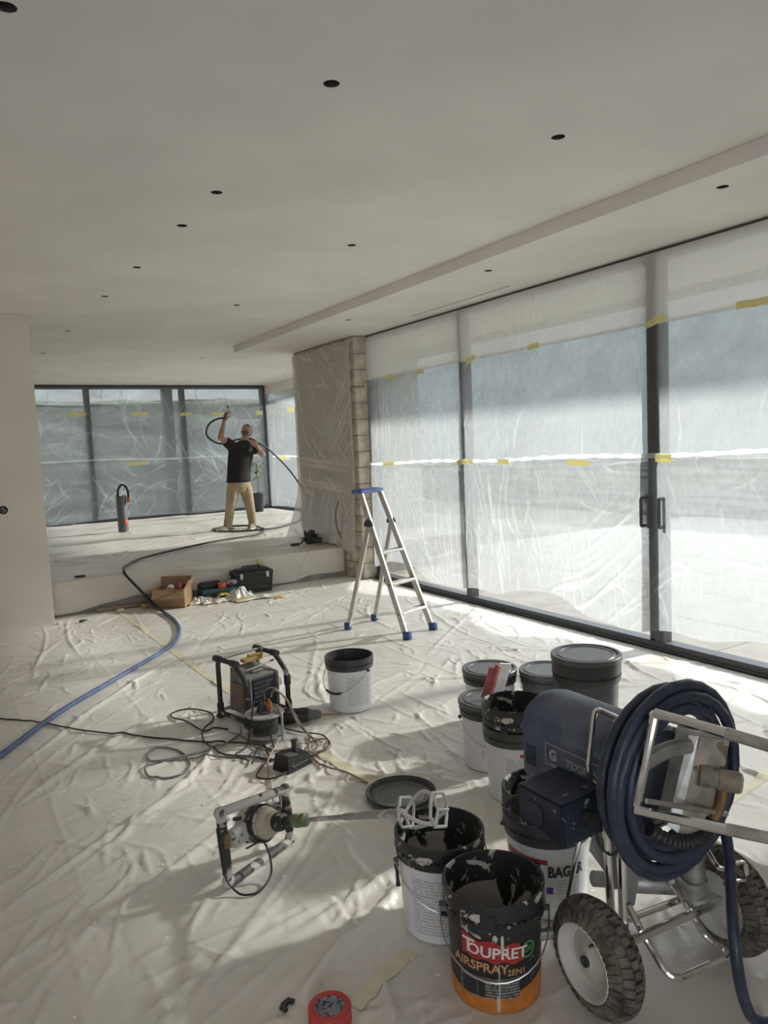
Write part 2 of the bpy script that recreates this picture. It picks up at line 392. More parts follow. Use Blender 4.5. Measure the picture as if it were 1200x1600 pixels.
sof = cut_slab('ceiling_soffit', (3.60, -3.2, Z_SOF), (4.74, 9.72, Z_UP - 0.001), M_ceiling, [(3.83, 2.62), (3.86, 4.67), (3.87, 6.99)], [(4.40, 4.425, 5.06, 6.60)])

wl = slab('wall_left', (-3.6, 8.07, 0), (0.925, 8.24, Z_UP - 0.001), M_wall, bev=0.004); struct(wl)
k = MB(); k.lathe([(0.0, -0.006), (0.033, -0.006), (0.036, 0.0), (0.042, 0.0), (0.042, 0.003), (0.0, 0.004)], 24, Matrix.Translation((0.556, 8.068, 1.187)) @ Matrix.Rotation(R(90), 4, 'X'))
for sx_, sz_ in ((-.012, .01), (.014, -.006), (0, .016), (0.004, -0.016)): k.cyl((0.556 + sx_, 8.066, 1.187 + sz_), (0.556 + sx_, 8.052, 1.187 + sz_), 0.006, n=8, mi=1)
k.build('socket_hole', [M_hole, pm('cable_grey', (0.4, 0.4, 0.4), 0.5)], wl, origin=wl.location)
struct(slab('wall_side', (-3.8, -3.2, 0), (-3.6, Y_BACK + 0.1, Z_UP), M_wall))
struct(slab('wall_rear', (0.2, -3.4, 0), (4.8, -3.2, Z_UP), M_wall)); struct(slab('wall_rear', (-3.8, -3.4, 0), (-2.8, -3.2, Z_UP), M_wall)); struct(slab('wall_rear', (-2.8, -3.4, 2.4), (0.2, -3.2, Z_UP), M_wall))
struct(slab('wall_right', (4.60, -3.2, 0), (4.75, 1.30, Z_SOF), M_wall))
struct(slab('wall_return', (4.76, 9.50, -0.1), (X_SIDE + 0.05, 9.72, Z_UP - 0.001), M_render))

# ---- window wall on the right
def window_unit(name, frames, panes, extras=()):
    """frames: list of (name, lo, hi); panes: (lo, hi)"""
    lo0 = frames[0][1]
    root = struct(bpy.data.objects.new(name, None)); COL.objects.link(root); root.location = lo0; root.empty_display_size = .1
    for nm, lo, hi in frames:
        mb = MB(); mb.box([(a + b) / 2 for a, b in zip(lo, hi)], [b - a for a, b in zip(lo, hi)], bev=0.004); mb.build(nm, M_frame, root, origin=lo0)
    for lo, hi in panes:
        mb = MB(); mb.box([(a + b) / 2 for a, b in zip(lo, hi)], [b - a for a, b in zip(lo, hi)]); mb.build('pane', M_glass, root, origin=lo0)
    return root
yb = [1.30, 3.69, 6.03, 7.91]
fr = [('sill_frame', (4.60, 1.30, 0), (4.72, 7.925, 0.065)), ('head_frame', (4.62, 1.30, 2.90), (4.72, 7.925, 2.969))]
for y in [1.345] + yb[1:-1]: fr.append(('mullion', (4.60, y - 0.035, 0.065), (4.70, y + 0.045, 2.90)))
fr.append(('mullion', (4.625, 3.735, 0.065), (4.70, 3.80, 2.90)))
fr.append(('jamb', (4.62, 7.85, 0.065), (4.72, 7.925, 2.90)))
fr.append(('track', (4.585, 1.30, 0.0), (4.60, 7.92, 0.022)))
pn = [((4.66, yb[i] + 0.04, 0.06), (4.668, yb[i + 1] - 0.03, 2.91)) for i in range(len(yb) - 1)]
win1 = window_unit('window_1', fr, pn)
for yc, dep in ((3.60, 0.085), (3.775, 0.07)):
    mb = MB(); x0 = 4.585
    p = round_path([(4.60, yc, 0.955), (x0 - dep, yc, 0.955), (x0 - dep, yc, 1.165), (4.60, yc, 1.165)], 0.008, 3)
    mb.tube(p, 0.0125, 6); mb.box((4.598, yc, 1.06), (0.008, 0.03, 0.26), bev=0.002)
    mb.build('door_handle', M_frame, win1, origin=(4.60, 1.30, 0))

# ---- windows of the back room
fr = [('sill_frame', (-3.6, Y_BACK, Z_PL - 0.02), (X_SIDE, Y_BACK + 0.1, Z_PL + 0.06)), ('head_frame', (-3.6, Y_BACK, 2.98), (X_SIDE, Y_BACK + 0.1, Z_UP - 0.001))]
xb = [-3.6, -1.05, 0.81, 2.67, 4.53, 6.30]
for x in xb[1:]: fr.append(('mullion', (x - 0.055, Y_BACK, Z_PL + 0.06), (x + 0.055, Y_BACK + 0.1, 2.98)))
window_unit('window_2', fr, [((xb[i] + 0.05, Y_BACK + 0.05, Z_PL + 0.05), (xb[i + 1] - 0.05, Y_BACK + 0.058, 2.99)) for i in range(len(xb) - 1)])
fr = [('sill_frame', (X_SIDE, 9.72, Z_PL - 0.02), (X_SIDE + 0.1, Y_BACK, Z_PL + 0.06)), ('head_frame', (X_SIDE, 9.72, 2.70), (X_SIDE + 0.1, Y_BACK, 2.76))]
ys_ = [9.74, 11.65, 13.57, 15.38]
for y in ys_: fr.append(('mullion', (X_SIDE, y - 0.04, Z_PL + 0.06), (X_SIDE + 0.1, y + 0.04, 2.70)))
window_unit('window_3', fr, [((X_SIDE + 0.05, ys_[i] + 0.04, Z_PL + 0.05), (X_SIDE + 0.058, ys_[i + 1] - 0.04, 2.71)) for i in range(3)])
struct(slab('wall_header', (X_SIDE - 0.02, 9.72, 2.76), (X_SIDE + 0.12, Y_BACK + 0.1, Z_UP - 0.001), M_ceiling))

# ---- stone pier between the two rooms
PX0, PX1, PY0, PY1 = 4.44, 4.70, 7.93, 9.66
pier = slab('wall_pier', (PX0 + 0.014, PY0 + 0.014, 0), (PX1, PY1, Z_SOF - 0.001), M_mortar); struct(pier)
rng = random.Random(5)
stone_meshes = {}
def stone(cx, cy, cz, sx_, sy_, sz_):
    key = (round(sx_, 2), round(sy_, 2), round(sz_, 3), rng.randint(0, 2))
    if key not in stone_meshes:
        mb = MB(); mb.box((0, 0, 0), (sx_, sy_, sz_), bev=0.007)
        mb.v = [tuple(c + rng.uniform(-0.0035, 0.0035) for c in p) for p in mb.v]
        o = mb.build('stone', M_stone, pier); stone_meshes[key] = o.data
    else:
        o = bpy.data.objects.new('stone', stone_meshes[key]); COL.objects.link(o); o.parent = pier
    o.location = Vector((cx, cy, cz)) - pier.location
nc = 15; ch = (Z_SOF - 0.02) / nc
for c in range(nc):
    z = 0.008 + (c + 0.5) * ch
    if c % 2 == 0:
        stone(PX0 + 0.13, PY0 + 0.12, z, 0.26, 0.24, ch - 0.012); y = PY0 + 0.252
    else:
        stone(PX0 + 0.085, PY0 + 0.065, z, 0.17, 0.13, ch - 0.012); stone(PX0 + 0.22, PY0 + 0.07, z, 0.08, 0.13, ch - 0.012); y = PY0 + 0.142
    while y < PY1 - 0.06:
        L = min(rng.choice((0.24, 0.30, 0.36, 0.20)), PY1 - y)
        if L < 0.05: break
        n2 = 2 if rng.random() < 0.45 else 1
        for h2 in range(n2):
            hh = (ch - 0.012 * n2) / n2
            stone(PX0 + 0.03 + rng.uniform(-0.006, 0.004), y + L / 2, z - ch / 2 + 0.006 + hh / 2 + h2 * (hh + 0.012), 0.07, L - 0.012, hh)
        y += L

# ---- outside
overhang = slab('overhang', (4.74, -4.0, 3.07), (7.03, 9.49, 3.27), M_render); struct(overhang)
struct(slab('eave', (-3.8, Y_BACK + 0.2, 3.08), (7.28, 16.6, 3.25), M_render))
struct(slab('eave_side', (X_SIDE + 0.13, 9.5, 3.08), (7.28, Y_BACK + 0.2, 3.25), M_render))
ter = struct(slab('terrace', (4.73, -6, -0.3), (40, 9.5, -0.075), pm('terrace_bed', (0.36, 0.35, 0.33), 0.95)))
mb = MB(); mb.box((0, 0, 0), (0.99, 0.99, 0.035), bev=0.004); pv0 = None
for i in range(8):
    for j in range(10):
        if pv0 is None: o = mb.build('paver', M_paver, ter); pv0 = o.data
        else: o = bpy.data.objects.new('paver', pv0); COL.objects.link(o); o.parent = ter
        o.location = Vector((5.24 + i * 1.0, 0.0 + j * 1.0, -0.0575)) - ter.location
lawn = struct(slab('ground_lawn', (-20, 9.5 + 0.001, -0.5), (45, 60, -0.12), M_lawn)); 
def bush(name, label, lo, hi, n, seed, group=None, mat=None):
    """clipped hedge of bulging leaf masses"""
    rg = random.Random(seed); mb = MB()
    c = Vector([(a + b) / 2 for a, b in zip(lo, hi)]); s_ = Vector([b - a for a, b in zip(lo, hi)])
    bm = bmesh.new(); bmesh.ops.create_cube(bm, size=1.0); bmesh.ops.subdivide_edges(bm, edges=bm.edges[:], cuts=n, use_grid_fill=True)
    for v in bm.verts:
        p = Vector((v.co.x * s_.x, v.co.y * s_.y, v.co.z * s_.z)) + c
        if v.co.z > -0.49: p += Vector((rg.uniform(-1, 1), rg.uniform(-1, 1), rg.uniform(-0.7, 1))) * min(s_) * 0.09
        v.co = p
    bm.verts.index_update(); mb.add([v.co for v in bm.verts], [[v.index for v in f.verts] for f in bm.faces]); bm.free()
    return tag(mb.build(name, mat or M_hedge, origin=(c.x, c.y, lo[2]), smooth=80), label, 'hedge', group)
bush('hedge', 'grey green clipped hedge along the terrace, blurred behind the sliding doors', (13.2, -10, -0.1), (14.4, 21.7, 1.0), 22, 1)
bush('hedge', 'dark green hedge behind the back windows of the raised room', (-6, 20.0, -0.15), (12.0, 21.4, 3.0), 18, 2)
bush('hedge', 'green hedge far outside the side window, right of the painter', (13.2, 22.3, -0.15), (14.4, 48, 1.2), 18, 3)
def ridge(name, pts, h, d_, seed):
    rg = random.Random(seed); mb = MB(); V = []; F_ = []; n = len(pts)
    for i, (x, y, nx, ny) in enumerate(pts):
        for k_, (q, hh) in enumerate(((0, 0), (.25, .55), (.5, .85), (.75, 1.0), (1.0, .9))): V.append((x + nx * d_ * q, y + ny * d_ * q, -.4 + hh * h * rg.uniform(.88, 1.08)))
    for i in range(n - 1):
        for k_ in range(4): a = i * 5 + k_; F_.append((a, a + 5, a + 6, a + 1))
    mb.add(V, F_); return struct(mb.build(name, pm('distant_woods', (.25, .265, .26), .95, var=.15, vscale=.6), smooth=80))
ridge('hillside', [(26 + .002 * i * i, -40 + 4 * i, 1, 0) for i in range(50)], 10.8, 14, 4)
ridge('hillside', [(-30 + 2.5 * i, 42, 0, 1) for i in range(26)], 7.5, 14, 6)
M_post = pm('outer_post', (0.10, 0.105, 0.12), 0.5)
for nm, lab, x, y in (('post', 'dark steel post outside, just left of the second back mullion', 4.36, 15.95), ('post', 'dark steel post outside the far corner of the raised room', 6.62, 15.75)):
    mb = MB(); mb.box((x, y, 1.45), (0.20, 0.20, 3.24), bev=0.008); mb.box((x, y, -0.1), (0.28, 0.28, 0.06), bev=0.004); tag(mb.build(nm, M_post, origin=(x, y, -0.15)), lab, 'post')

# ------------------------------------------------------------------ polythene on the floor
rng = random.Random(11)
fxs = np.arange(-0.8, 4.575, 0.0112)
t_ = [0.6]
while t_[-1] < 8.352: t_.append(t_[-1] + 0.0085 + 0.0016 * t_[-1])
fys = np.array(t_)
FH = creases(fxs, fys, rng, [
    (1250, (0.05, 0.20), (0.0055, 0.011), (0.003, 0.0085), 0.5, 1.6),
    (420, (0.12, 0.38), (0.0065, 0.014), (0.004, 0.011), 0.7, 0.9),
    (60, (0.5, 1.3), (0.010, 0.020), (0.004, 0.010), 0.8, 0.7),
    (40, (0.3, 0.9), (0.012, 0.022), (0.004, 0.010), -0.3, 0.5)])
FH += 0.0025 * (value_noise(fxs, fys, 0.3, 0.3, rng) + 1) + 0.0012 * value_noise(fxs, fys, 0.06, 0.08, rng)
rng2 = random.Random(71)
for _ in range(300):
    one(FH, fxs, fys, rng2.uniform(-.1, 2.3), rng2.uniform(1.25, 4.6), rng2.uniform(-.6, 2.2), rng2.uniform(.07, .24), rng2.uniform(.006, .009), rng2.uniform(.005, .010) * rng2.choice((1, 1, -.4)), rng2.uniform(-1.2, 1.2))
# packing folds of the sheet: a faint grid
for gx in (0.35, 1.02, 2.35, 3.05, 3.72): one(FH, fxs, fys, gx, 4.5, math.pi / 2, 6, 0.005, 0.004)
for gy in (1.55, 2.45, 3.35, 4.25, 5.2, 6.2): one(FH, fxs, fys, 2, gy, 0.0, 5, 0.005, 0.0035)
# gathered folds near the machine and along the left
for (cx, cy, an, L, w, a, kk) in [(1.15, 2.15, 0.45, 0.55, .02, .028, .1), (1.25, 2.32, 0.25, 0.35, .016, .022, -.2), (0.95, 2.05, 0.7, 0.4, .018, .02, .3), (1.0, 1.75, 1.2, 0.35, .016, .016, .2),
        (2.35, 1.25, 1.1, .5, .02, .022, .2), (2.25, 1.05, .8, .5, .02, .022, -.2), (2.5, 1.5, 1.4, .5, .018, .02, .1), (1.9, 1.05, 1.0, .4, .018, .02, .3), (1.7, 1.1, 1.3, .35, .015, .016, -.3),
        (0.85, 5.2, 0.9, 1.3, .016, .014, .05), (0.6, 4.3, 0.75, .8, .016, .016, .1), (0.9, 3.6, 0.8, .9, .015, .014, -.1), (0.5, 3.3, 0.6, .7, .014, .014, .1), (1.0, 3.1, .55, .6, .013, .014, 0),
        (1.75, 3.1, -.75, .45, .016, .018, .2), (1.6, 3.0, -.85, .4, .015, .018, .2), (1.5, 3.05, -1.0, .35, .014, .016, .2), (1.85, 2.95, -.6, .35, .014, .016, -.2), (0.3, 5.6, .25, .9, .015, .014, .1), (0.5, 6.4, .1, 1.0, .014, .012, .05)]:
    one(FH, fxs, fys, cx, cy, an, L, w, a, kk)
FLAT = [(2.15, 4.09, .16), (1.376, 2.02, .15), (1.34, 1.69, .15), (2.32, 2.915, .15), (2.65, 3.31, .15), (2.885, 3.085, .15), (2.21, 2.58, .15), (2.47, 2.39, .15), (1.76, 1.90, .15), (1.74, 2.86, .17), (0.85, 1.857, .09),
        (1.57, 4.30, .24), (1.53, 3.98, .14), (1.47, 3.50, .10), (1.50, 1.43, .12), (2.03, 1.38, .12), (1.73, 1.33, .14), (0.82, 2.63, .06), (1.14, 2.78, .06), (2.15, 8.2, .25), (3.1, 8.25, .3), (2.67, 8.2, .25), (1.9, 4.05, .15), (3.30, 5.22, .05), (3.675, 5.35, .05), (3.06, 5.86, .05), (3.45, 6.0, .05), (0.765, 1.96, .05)]
XX, YY = np.meshgrid(fxs, fys)
for x, y, r in FLAT:
    d = np.sqrt((XX - x) ** 2 + (YY - y) ** 2); FH *= np.clip((d - r * 0.9) / (r * 0.35), 0.0, 1.0) * 0.97 + 0.03
edge = np.clip((4.575 - XX) / 0.12, 0, 1); FH *= 0.3 + 0.7 * edge
FH = np.clip(FH * 1.12, 0, 0.04)
P = np.stack([XX, YY, FH + 0.002], -1)
fs_ = grid_obj('floor_sheet', P, M_sheet); tag(fs_, 'creased translucent polythene sheet taped over the whole lower floor', 'plastic sheet')
def fh(x, y):
    i = int(np.clip(np.searchsorted(fxs, x), 1, len(fxs) - 1)); j = int(np.clip(np.searchsorted(fys, y), 1, len(fys) - 1))
    return float(FH[j - 1:j + 1, i - 1:i + 1].max()) + 0.002

# ---- sheet on the platform, hanging over the step
rng = random.Random(21)
pxs = np.arange(-0.6, 4.41, 0.017)
ds = np.concatenate([np.arange(0, 0.40, 0.014), np.arange(0.40, 4.0, 0.03), np.arange(4.0, 7.3, 0.05)])
PH = creases(pxs, ds, rng, [(260, (0.1, 0.5), (0.014, 0.03), (0.006, 0.016), 0.2, 1.5), (60, (0.5, 1.6), (0.018, 0.035), (0.006, 0.016), 0.1, 0.5)])
PH += 0.006 * (value_noise(pxs, ds, 0.3, 0.3, rng) + 1)
hem = 0.035 * value_noise(pxs, np.array([0, 1.0]), 0.35, 1.0, rng)[0] + 0.03 * np.sin(pxs * 2.1) + 0.02
P = np.zeros((len(ds), len(pxs), 3)); DROP = 0.27
for j, d in enumerate(ds):
    P[j, :, 0] = pxs
    if d < DROP:
        f = d / DROP
        P[j, :, 1] = Y_STEP - 0.014 - PH[j] * 0.9 - 0.012 * (1 - f); P[j, :, 2] = Z_PL + 0.004 - (DROP - d) - np.where(f < 0.4, hem * (1 - f / 0.4), 0)
    else:
        q = min(1.0, (d - DROP) / 0.06)
        P[j, :, 1] = Y_STEP - 0.014 * (1 - q) + (d - DROP); P[j, :, 2] = Z_PL + 0.004 + PH[j] * (0.3 + 0.7 * q)
ps_ = grid_obj('platform_sheet', P, M_sheet_pl); tag(ps_, 'creased polythene sheet over the raised floor, hanging down its concrete step', 'plastic sheet')
rng = random.Random(22)
p2x = np.arange(4.41, 6.35, 0.03); p2y = np.arange(9.74, 15.38, 0.04)
PH2 = creases(p2x, p2y, rng, [(90, (0.1, 0.5), (0.02, 0.04), (0.006, 0.014), 0.2, 1.5)])
P = np.stack([*np.meshgrid(p2x, p2y), np.clip(PH2, 0, .03) + Z_PL + 0.004], -1)
tag(grid_obj('platform_sheet', P, M_sheet_pl), 'creased polythene sheet on the raised floor behind the stone pier', 'plastic sheet')

# ------------------------------------------------------------------ film hung over the windows
def hang(name, label, axis, at, a0, a1, zlo, zhi, da, dz, mat, seed, specs, amp=1.0, low=None, bulge=0.012, cat='plastic film', pulls=(), foldgain=28.0, high=None):
    """film in the plane axis = at; a runs along the wall, z up; bulges into the room (towards smaller axis values)"""
    rg = random.Random(seed)
    xs = np.arange(a0, a1 + da * .5, da); zs = np.arange(0, 1.0001, dz / (zhi - zlo))
    zz = zlo + zs * (zhi - zlo)
    H = creases(xs, zz, rg, specs)
    for pl in pulls: one(H, xs, zz, *pl)
    F_ = np.clip(np.abs(H) * foldgain, 0, 1)
    B = bulge * (value_noise(xs, zz, 0.5, 0.6, rg) + 1) * 0.7
    topfix = np.clip((1 - zs) / 0.06, 0, 1)[:, None]
    D = (H * amp + B) * topfix
    X, Z = np.meshgrid(xs, zz)
    if low is not None:
        lo = np.array([low(a) for a in xs])[None, :]
        Z = lo + (Z - zlo) / (zhi - zlo) * (zhi - lo)
    if high is not None:
        hi_ = np.array([high(a) for a in xs])[None, :]; Z = Z + (hi_ - zhi) * zs[:, None]
    A = at - D
    P = np.stack([A, X, Z], -1) if axis == 'x' else np.stack([X, A, Z], -1)
    o = grid_obj(name, P, mat, F_)
    return tag(o, label, cat)
def wob(a): return 0.19 + 0.07 * math.sin(a * 2.7 + 0.6) + 0.03 * math.sin(a * 5.3 + 1) + 0.012 * math.sin(a * 11)
def seam_z(y): return 1.455 - 0.0135 * (y - 6) + 0.008 * math.sin(y * 3.1)
SPV = [(120, (0.05, 0.22), (0.007, 0.010), (0.002, 0.006), 1.45, 0.35), (60, (0.15, 0.5), (0.007, 0.010), (0.002, 0.006), 1.5, 0.45)]
hang('masking_film', 'top strip of hazy masking film under the ceiling, over the sliding doors', 'x', 4.583, 1.32, 7.90, 2.43, 2.955, 0.03, 0.03, M_film_hazy, 31,
     [(40, (0.1, 0.4), (0.006, 0.014), (0.002, 0.006), 1.4, 0.6)], bulge=0.008, foldgain=25)
hang('masking_film', 'middle band of masking film over the sliding doors, above the white seam', 'x', 4.590, 1.32, 7.90, 1.44, 2.46, 0.011, 0.013, M_film, 32,
     [(80, (0.08, 0.45), (0.007, 0.011), (0.002, 0.006), 1.75, 0.3)], bulge=0.006, low=lambda a: seam_z(a) + .011)
pulls = []
rg = random.Random(9)
for i in range(16): pulls.append((4.1 + rg.uniform(-.5, .6), 0.62 + rg.uniform(-.35, .3), -0.62 + rg.uniform(-.12, .12), rg.uniform(.25, .8), 0.0085, rg.uniform(.004, .009), rg.uniform(-.1, .1)))
for i in range(26): pulls.append((5.7 + rg.uniform(-.35, .3), rg.uniform(.3, 1.2), 1.55 + rg.uniform(-.2, .2), rg.uniform(.1, .4), 0.0075, rg.uniform(.002, .006), 0))
for i in range(20): pulls.append((6.3 + rg.uniform(-.25, .35), rg.uniform(.3, .9), 1.57 + rg.uniform(-.05, .05), rg.uniform(.15, .45), 0.0075, rg.uniform(.002, .006), 0))
hang('masking_film', 'lower band of masking film over the sliding doors, hanging short of the floor', 'x', 4.575, 1.32, 7.90, 0.17, 1.46, 0.011, 0.013, M_film, 33,
     SPV + [(50, (0.1, 0.4), (0.007, 0.010), (0.002, 0.006), 0.4, 0.9)], low=wob, high=lambda a: seam_z(a) - .011, pulls=pulls, bulge=0.016)
def seam(name, label, pts, r):
    mb = MB(); P_ = smooth_path(pts, 6); V = []; F_ = []
    for i, p in enumerate(P_):
        h = r * (1.15 + .3 * math.sin(i * .9))
        V += [p + Vector((0, 0, -h)), p + Vector((-.004, 0, 0)) , p + Vector((0, 0, h))]
    for i in range(len(P_) - 1):
        for k_ in range(2): a = i * 3 + k_; F_.append((a, a + 3, a + 4, a + 1))
    mb.add(V, F_); o = mb.build(name, M_film_edge, origin=pts[0], smooth=60); return tag(o, label, 'film edge')
seam('rolled_film_edge', 'white rolled film edge running level across the sliding doors', [(4.572, y, seam_z(y)) for y in np.arange(1.32, 7.93, 0.2)], 0.014)
SPB = [(60, (0.1, 0.5), (0.008, 0.016), (0.004, 0.012), 0.8, 0.9), (35, (0.1, 0.35), (0.008, 0.014), (0.004, 0.012), -0.6, 0.6)]
fan = []
for (cx, cz, sgn) in ((2.75, 0.55, 1), (2.75, 0.8, -1), (4.7, 1.2, -1), (1.6, 0.6, 1), (5.0, 1.6, -1)):
    for i in range(11): fan.append((cx + rg.uniform(0, .5), cz + rg.uniform(-.2, .4), sgn * rg.uniform(.5, 1.3), rg.uniform(.2, .5), .009, rg.uniform(.006, .014), rg.uniform(-.3, .3)))
hang('masking_film', 'upper half of the film over the grey back windows', 'y', 15.37, -1.0, 6.28, 1.56, 3.02, 0.025, 0.025, M_film_thin, 41, SPB[:1] + [(40, (0.2, 0.7), (0.008, 0.016), (0.004, 0.012), 1.9, 0.4)], pulls=fan, foldgain=45)
hang('masking_film', 'lower half of the film over the grey back windows', 'y', 15.355, -1.0, 6.28, 0.43, 1.58, 0.025, 0.025, M_film_thin, 42, SPB, pulls=fan, low=lambda a: 0.43 + 0.03 * math.sin(a * 2.3), foldgain=45)
seam('rolled_film_edge', 'white rolled film edge running across the back windows', [(x, 15.31, 1.612 - 0.016 * (x - 1.8) + 0.01 * math.sin(x * 2.7)) for x in np.arange(-1.0, 6.3, 0.4)], 0.012)
hang('masking_film', 'film over the bright side window beside the stone pier', 'x', 6.34, 9.8, 15.34, 0.43, 2.86, 0.04, 0.03, M_film_side, 43, [(70, (0.2, 0.8), (0.01, 0.02), (0.005, 0.014), 1.6, 0.35), (30, (0.1, 0.4), (0.01, 0.016), (0.005, 0.014), .5, .6)], low=lambda a: 0.43 + 0.03 * math.sin(a * 2.3))
seam('rolled_film_edge', 'white rolled film edge running across the side window', [(6.29, y, 1.50 + 0.01 * math.sin(y * 2.7)) for y in np.arange(10.0, 15.3, 0.5)], 0.012)
# film over the pier: hangs from its top, flares out at the foot
rg = random.Random(51)
xs = np.arange(7.97, 9.66, 0.014); zs = np.arange(0.0, 1.0001, 0.0068)
zz = 0.42 + zs * 2.50
H = creases(xs, zz, rg, [(30, (0.15, 0.5), (0.012, 0.02), (0.006, 0.014), 0.45, 0.4), (26, (0.15, 0.45), (0.01, 0.02), (0.005, 0.014), 1.2, 0.5), (24, (0.1, 0.3), (0.008, 0.016), (0.004, 0.012), -0.8, 0.5)])
for z0 in (1.40, 1.47, 1.18, 1.13): one(H, xs, zz, 8.9, z0, 0.06, 0.9, 0.018, 0.016)
for i in range(14): one(H, xs, zz, 8.08 + rg.uniform(0, .35), 2.0 + rg.uniform(-.25, .55), -0.9 + rg.uniform(-.2, .3), rg.uniform(.2, .5), .012, .012)
B = 0.016 * (value_noise(xs, zz, 0.4, 0.5, rg) + 1)
flare = np.clip((0.32 - zs) / 0.32, 0, 1)[:, None] ** 1.5 * (0.06 + 0.17 * np.clip((xs - 8.35) / 1.2, 0, 1))[None, :]
X, Z = np.meshgrid(xs, zz)
sag = (0.42 - 0.10) * (1 - zs)[:, None] ** 2 * np.clip(1 - (xs - 7.97) / 0.5, 0, 1)[None, :]
P = np.stack([PX0 - 0.022 - H - B - flare, X, Z - sag * 0.3], -1)
tag(grid_obj('masking_film', P, M_film_pier, np.clip(H * 40, 0, 1)), 'crumpled brownish film draped over the stone pier', 'plastic film')

# ---- yellow tape on the film
def tape(axis, at, a, z, L, h, tilt, label, th=0.0012):
    mb = MB()
    n = 6; up_, dn = [], []
    rg = random.Random(int((a * 37 + z * 91 + L * 1000)) & 0xffff)
    pts = []
    for i in range(n + 1):
        s_ = -L / 2 + L * i / n; w_ = 0.004 * math.sin(i * 2.1 + a)
        e0 = rg.uniform(-.003, .003)
        pts.append((s_, -h / 2 + e0, w_)); pts.append((s_, h / 2 + e0, w_ + rg.uniform(0, .003)))
    ct, st = math.cos(tilt), math.sin(tilt)
    V = []
    for off in (0, -th):
        for (s_, v_, w_) in pts:
            A = a + s_ * ct - v_ * st; Z = z + s_ * st + v_ * ct; W = at - abs(w_) + off
            V.append((W, A, Z) if axis == 'x' else (A, W, Z))
    m_ = len(pts); F_ = []
    for i in range(n):
        q = [2 * i, 2 * i + 2, 2 * i + 3, 2 * i + 1]; F_.append(q); F_.append([m_ + k_ for k_ in q][::-1])
        F_.append([2 * i, m_ + 2 * i, m_ + 2 * i + 2, 2 * i + 2]); F_.append([2 * i + 1, 2 * i + 3, m_ + 2 * i + 3, m_ + 2 * i + 1])
    F_.append([0, 1, m_ + 1, m_]); F_.append([2 * n, m_ + 2 * n, m_ + 2 * n + 1, 2 * n + 1])
    mb.add(V, F_); c = V[0]
    return tag(mb.build('masking_tape_piece', M_tape, origin=c), label, 'tape', 'yellow tape pieces on the window film')
TP = 4.552
tape('x', TP, 2.89, 2.44, 0.26, 0.05, 0.02, 'yellow tape strip high on the rightmost pane of film, cut by the photo edge')
tape('x', TP, 3.65, 2.45, 0.17, 0.05, -0.22, 'yellow tape strip across the top of the handled door mullion')
tape('x', TP, 5.82, 2.43, 0.15, 0.05, -0.3, 'yellow tape strip across the top of the mullion beside the ladder')
tape('x', TP, 4.93, 2.44, 0.14, 0.045, 0.0, 'pale yellow tape strip high on the middle pane of film')
tape('x', TP, 6.69, 2.41, 0.13, 0.05, 0.05, 'yellow tape strip high on the film above the ladder, right one of two')
tape('x', TP, 7.30, 2.41, 0.14, 0.05, -0.02, 'yellow tape strip high on the film above the ladder, left one of two')
tape('x', TP, 7.42, 1.45 - 0.02, 0.24, 0.05, -0.02, 'yellow tape strip on the white seam just above the ladder top')
tape('x', TP, 5.97, 1.44, 0.27, 0.045, -0.05, 'yellow tape strip on the white seam left of the mullion beside the ladder')
tape('x', TP, 5.38, 1.44, 0.16, 0.05, 0.05, 'short yellow tape strip on the white seam right of the mullion beside the ladder')
tape('x', TP, 4.44, 1.43, 0.24, 0.05, 0.0, 'yellow tape strip on the white seam in the middle of the middle pane')
tape('x', TP, 3.60, 1.46, 0.14, 0.06, 0.03, 'yellow tape strip on the white seam at the door mullion above the handles')
tape('y', PY0 - 0.012, 4.635, 2.70, 0.50, 0.035, 1.57, 'vertical yellow tape strip down the top right edge of the stone pier')
tape('y', PY0 - 0.014, 4.62, 2.38, 0.12, 0.06, 0.3, 'small yellow tape strip on the stone pier below the vertical strip')
BY = 15.318
for a, z, L, lab in ((2.46, 2.49, .33, 'yellow tape strip high on the back film, leftmost of its row'), (3.64, 2.48, .34, 'yellow tape strip high on the back film, above the grey pipe'), (4.56, 2.46, .26, 'yellow tape strip high on the back film across the second mullion'),
                     (5.25, 2.45, .30, 'yellow tape strip high on the back film beside the raised spray gun'), (3.52, 1.50, .44, 'long yellow tape strip just below the white seam on the back film')):
    tape('y', BY, a, z, L, 0.07, 0.0, lab)
tape('y', 15.328, 6.17, 2.46, .16, 0.09, 0.0, 'pale tape strip at the far corner of the raised room')
tape('x', 6.312, 14.0, 2.44, .30, 0.09, 0.0, 'pale tape strip high on the film of the side window')
tape('x', 6.30, 14.5, 1.47, .35, 0.08, 0.0, 'pale tape strip on the white seam of the side window')
# tape along the seam of the floor sheet
def floor_tape(label, pts, w):
    mb = MB(); P_ = []
    pts = [Vector((*p, 0)) for p in pts]; n = max(2, int((pts[-1] - pts[0]).length / 0.03))
    d = (pts[-1] - pts[0]).normalized(); nn = Vector((-d.y, d.x, 0)); V = []; F_ = []
    for i in range(n + 1):
        p = pts[0].lerp(pts[-1], i / n)
        for k_ in (-1, -.33, .33, 1):
            q = p + nn * w * .5 * k_; V.append((q.x, q.y, fh(q.x, q.y) + 0.0016))
    for i in range(n):
        for k_ in range(3): a = i * 4 + k_; F_.append((a, a + 1, a + 5, a + 4))
    mb.add(V, F_); return tag(mb.build('floor_tape', M_tape_floor, origin=V[0], smooth=60), label, 'tape')
floor_tape('long pale yellow tape strip along the floor seam behind the caged radio', [(1.575, 8.15), (1.625, 4.52)], 0.055)
floor_tape('pale yellow tape strip on the floor seam between battery charger and bucket lid', [(1.655, 3.62), (1.715, 2.98)], 0.065)
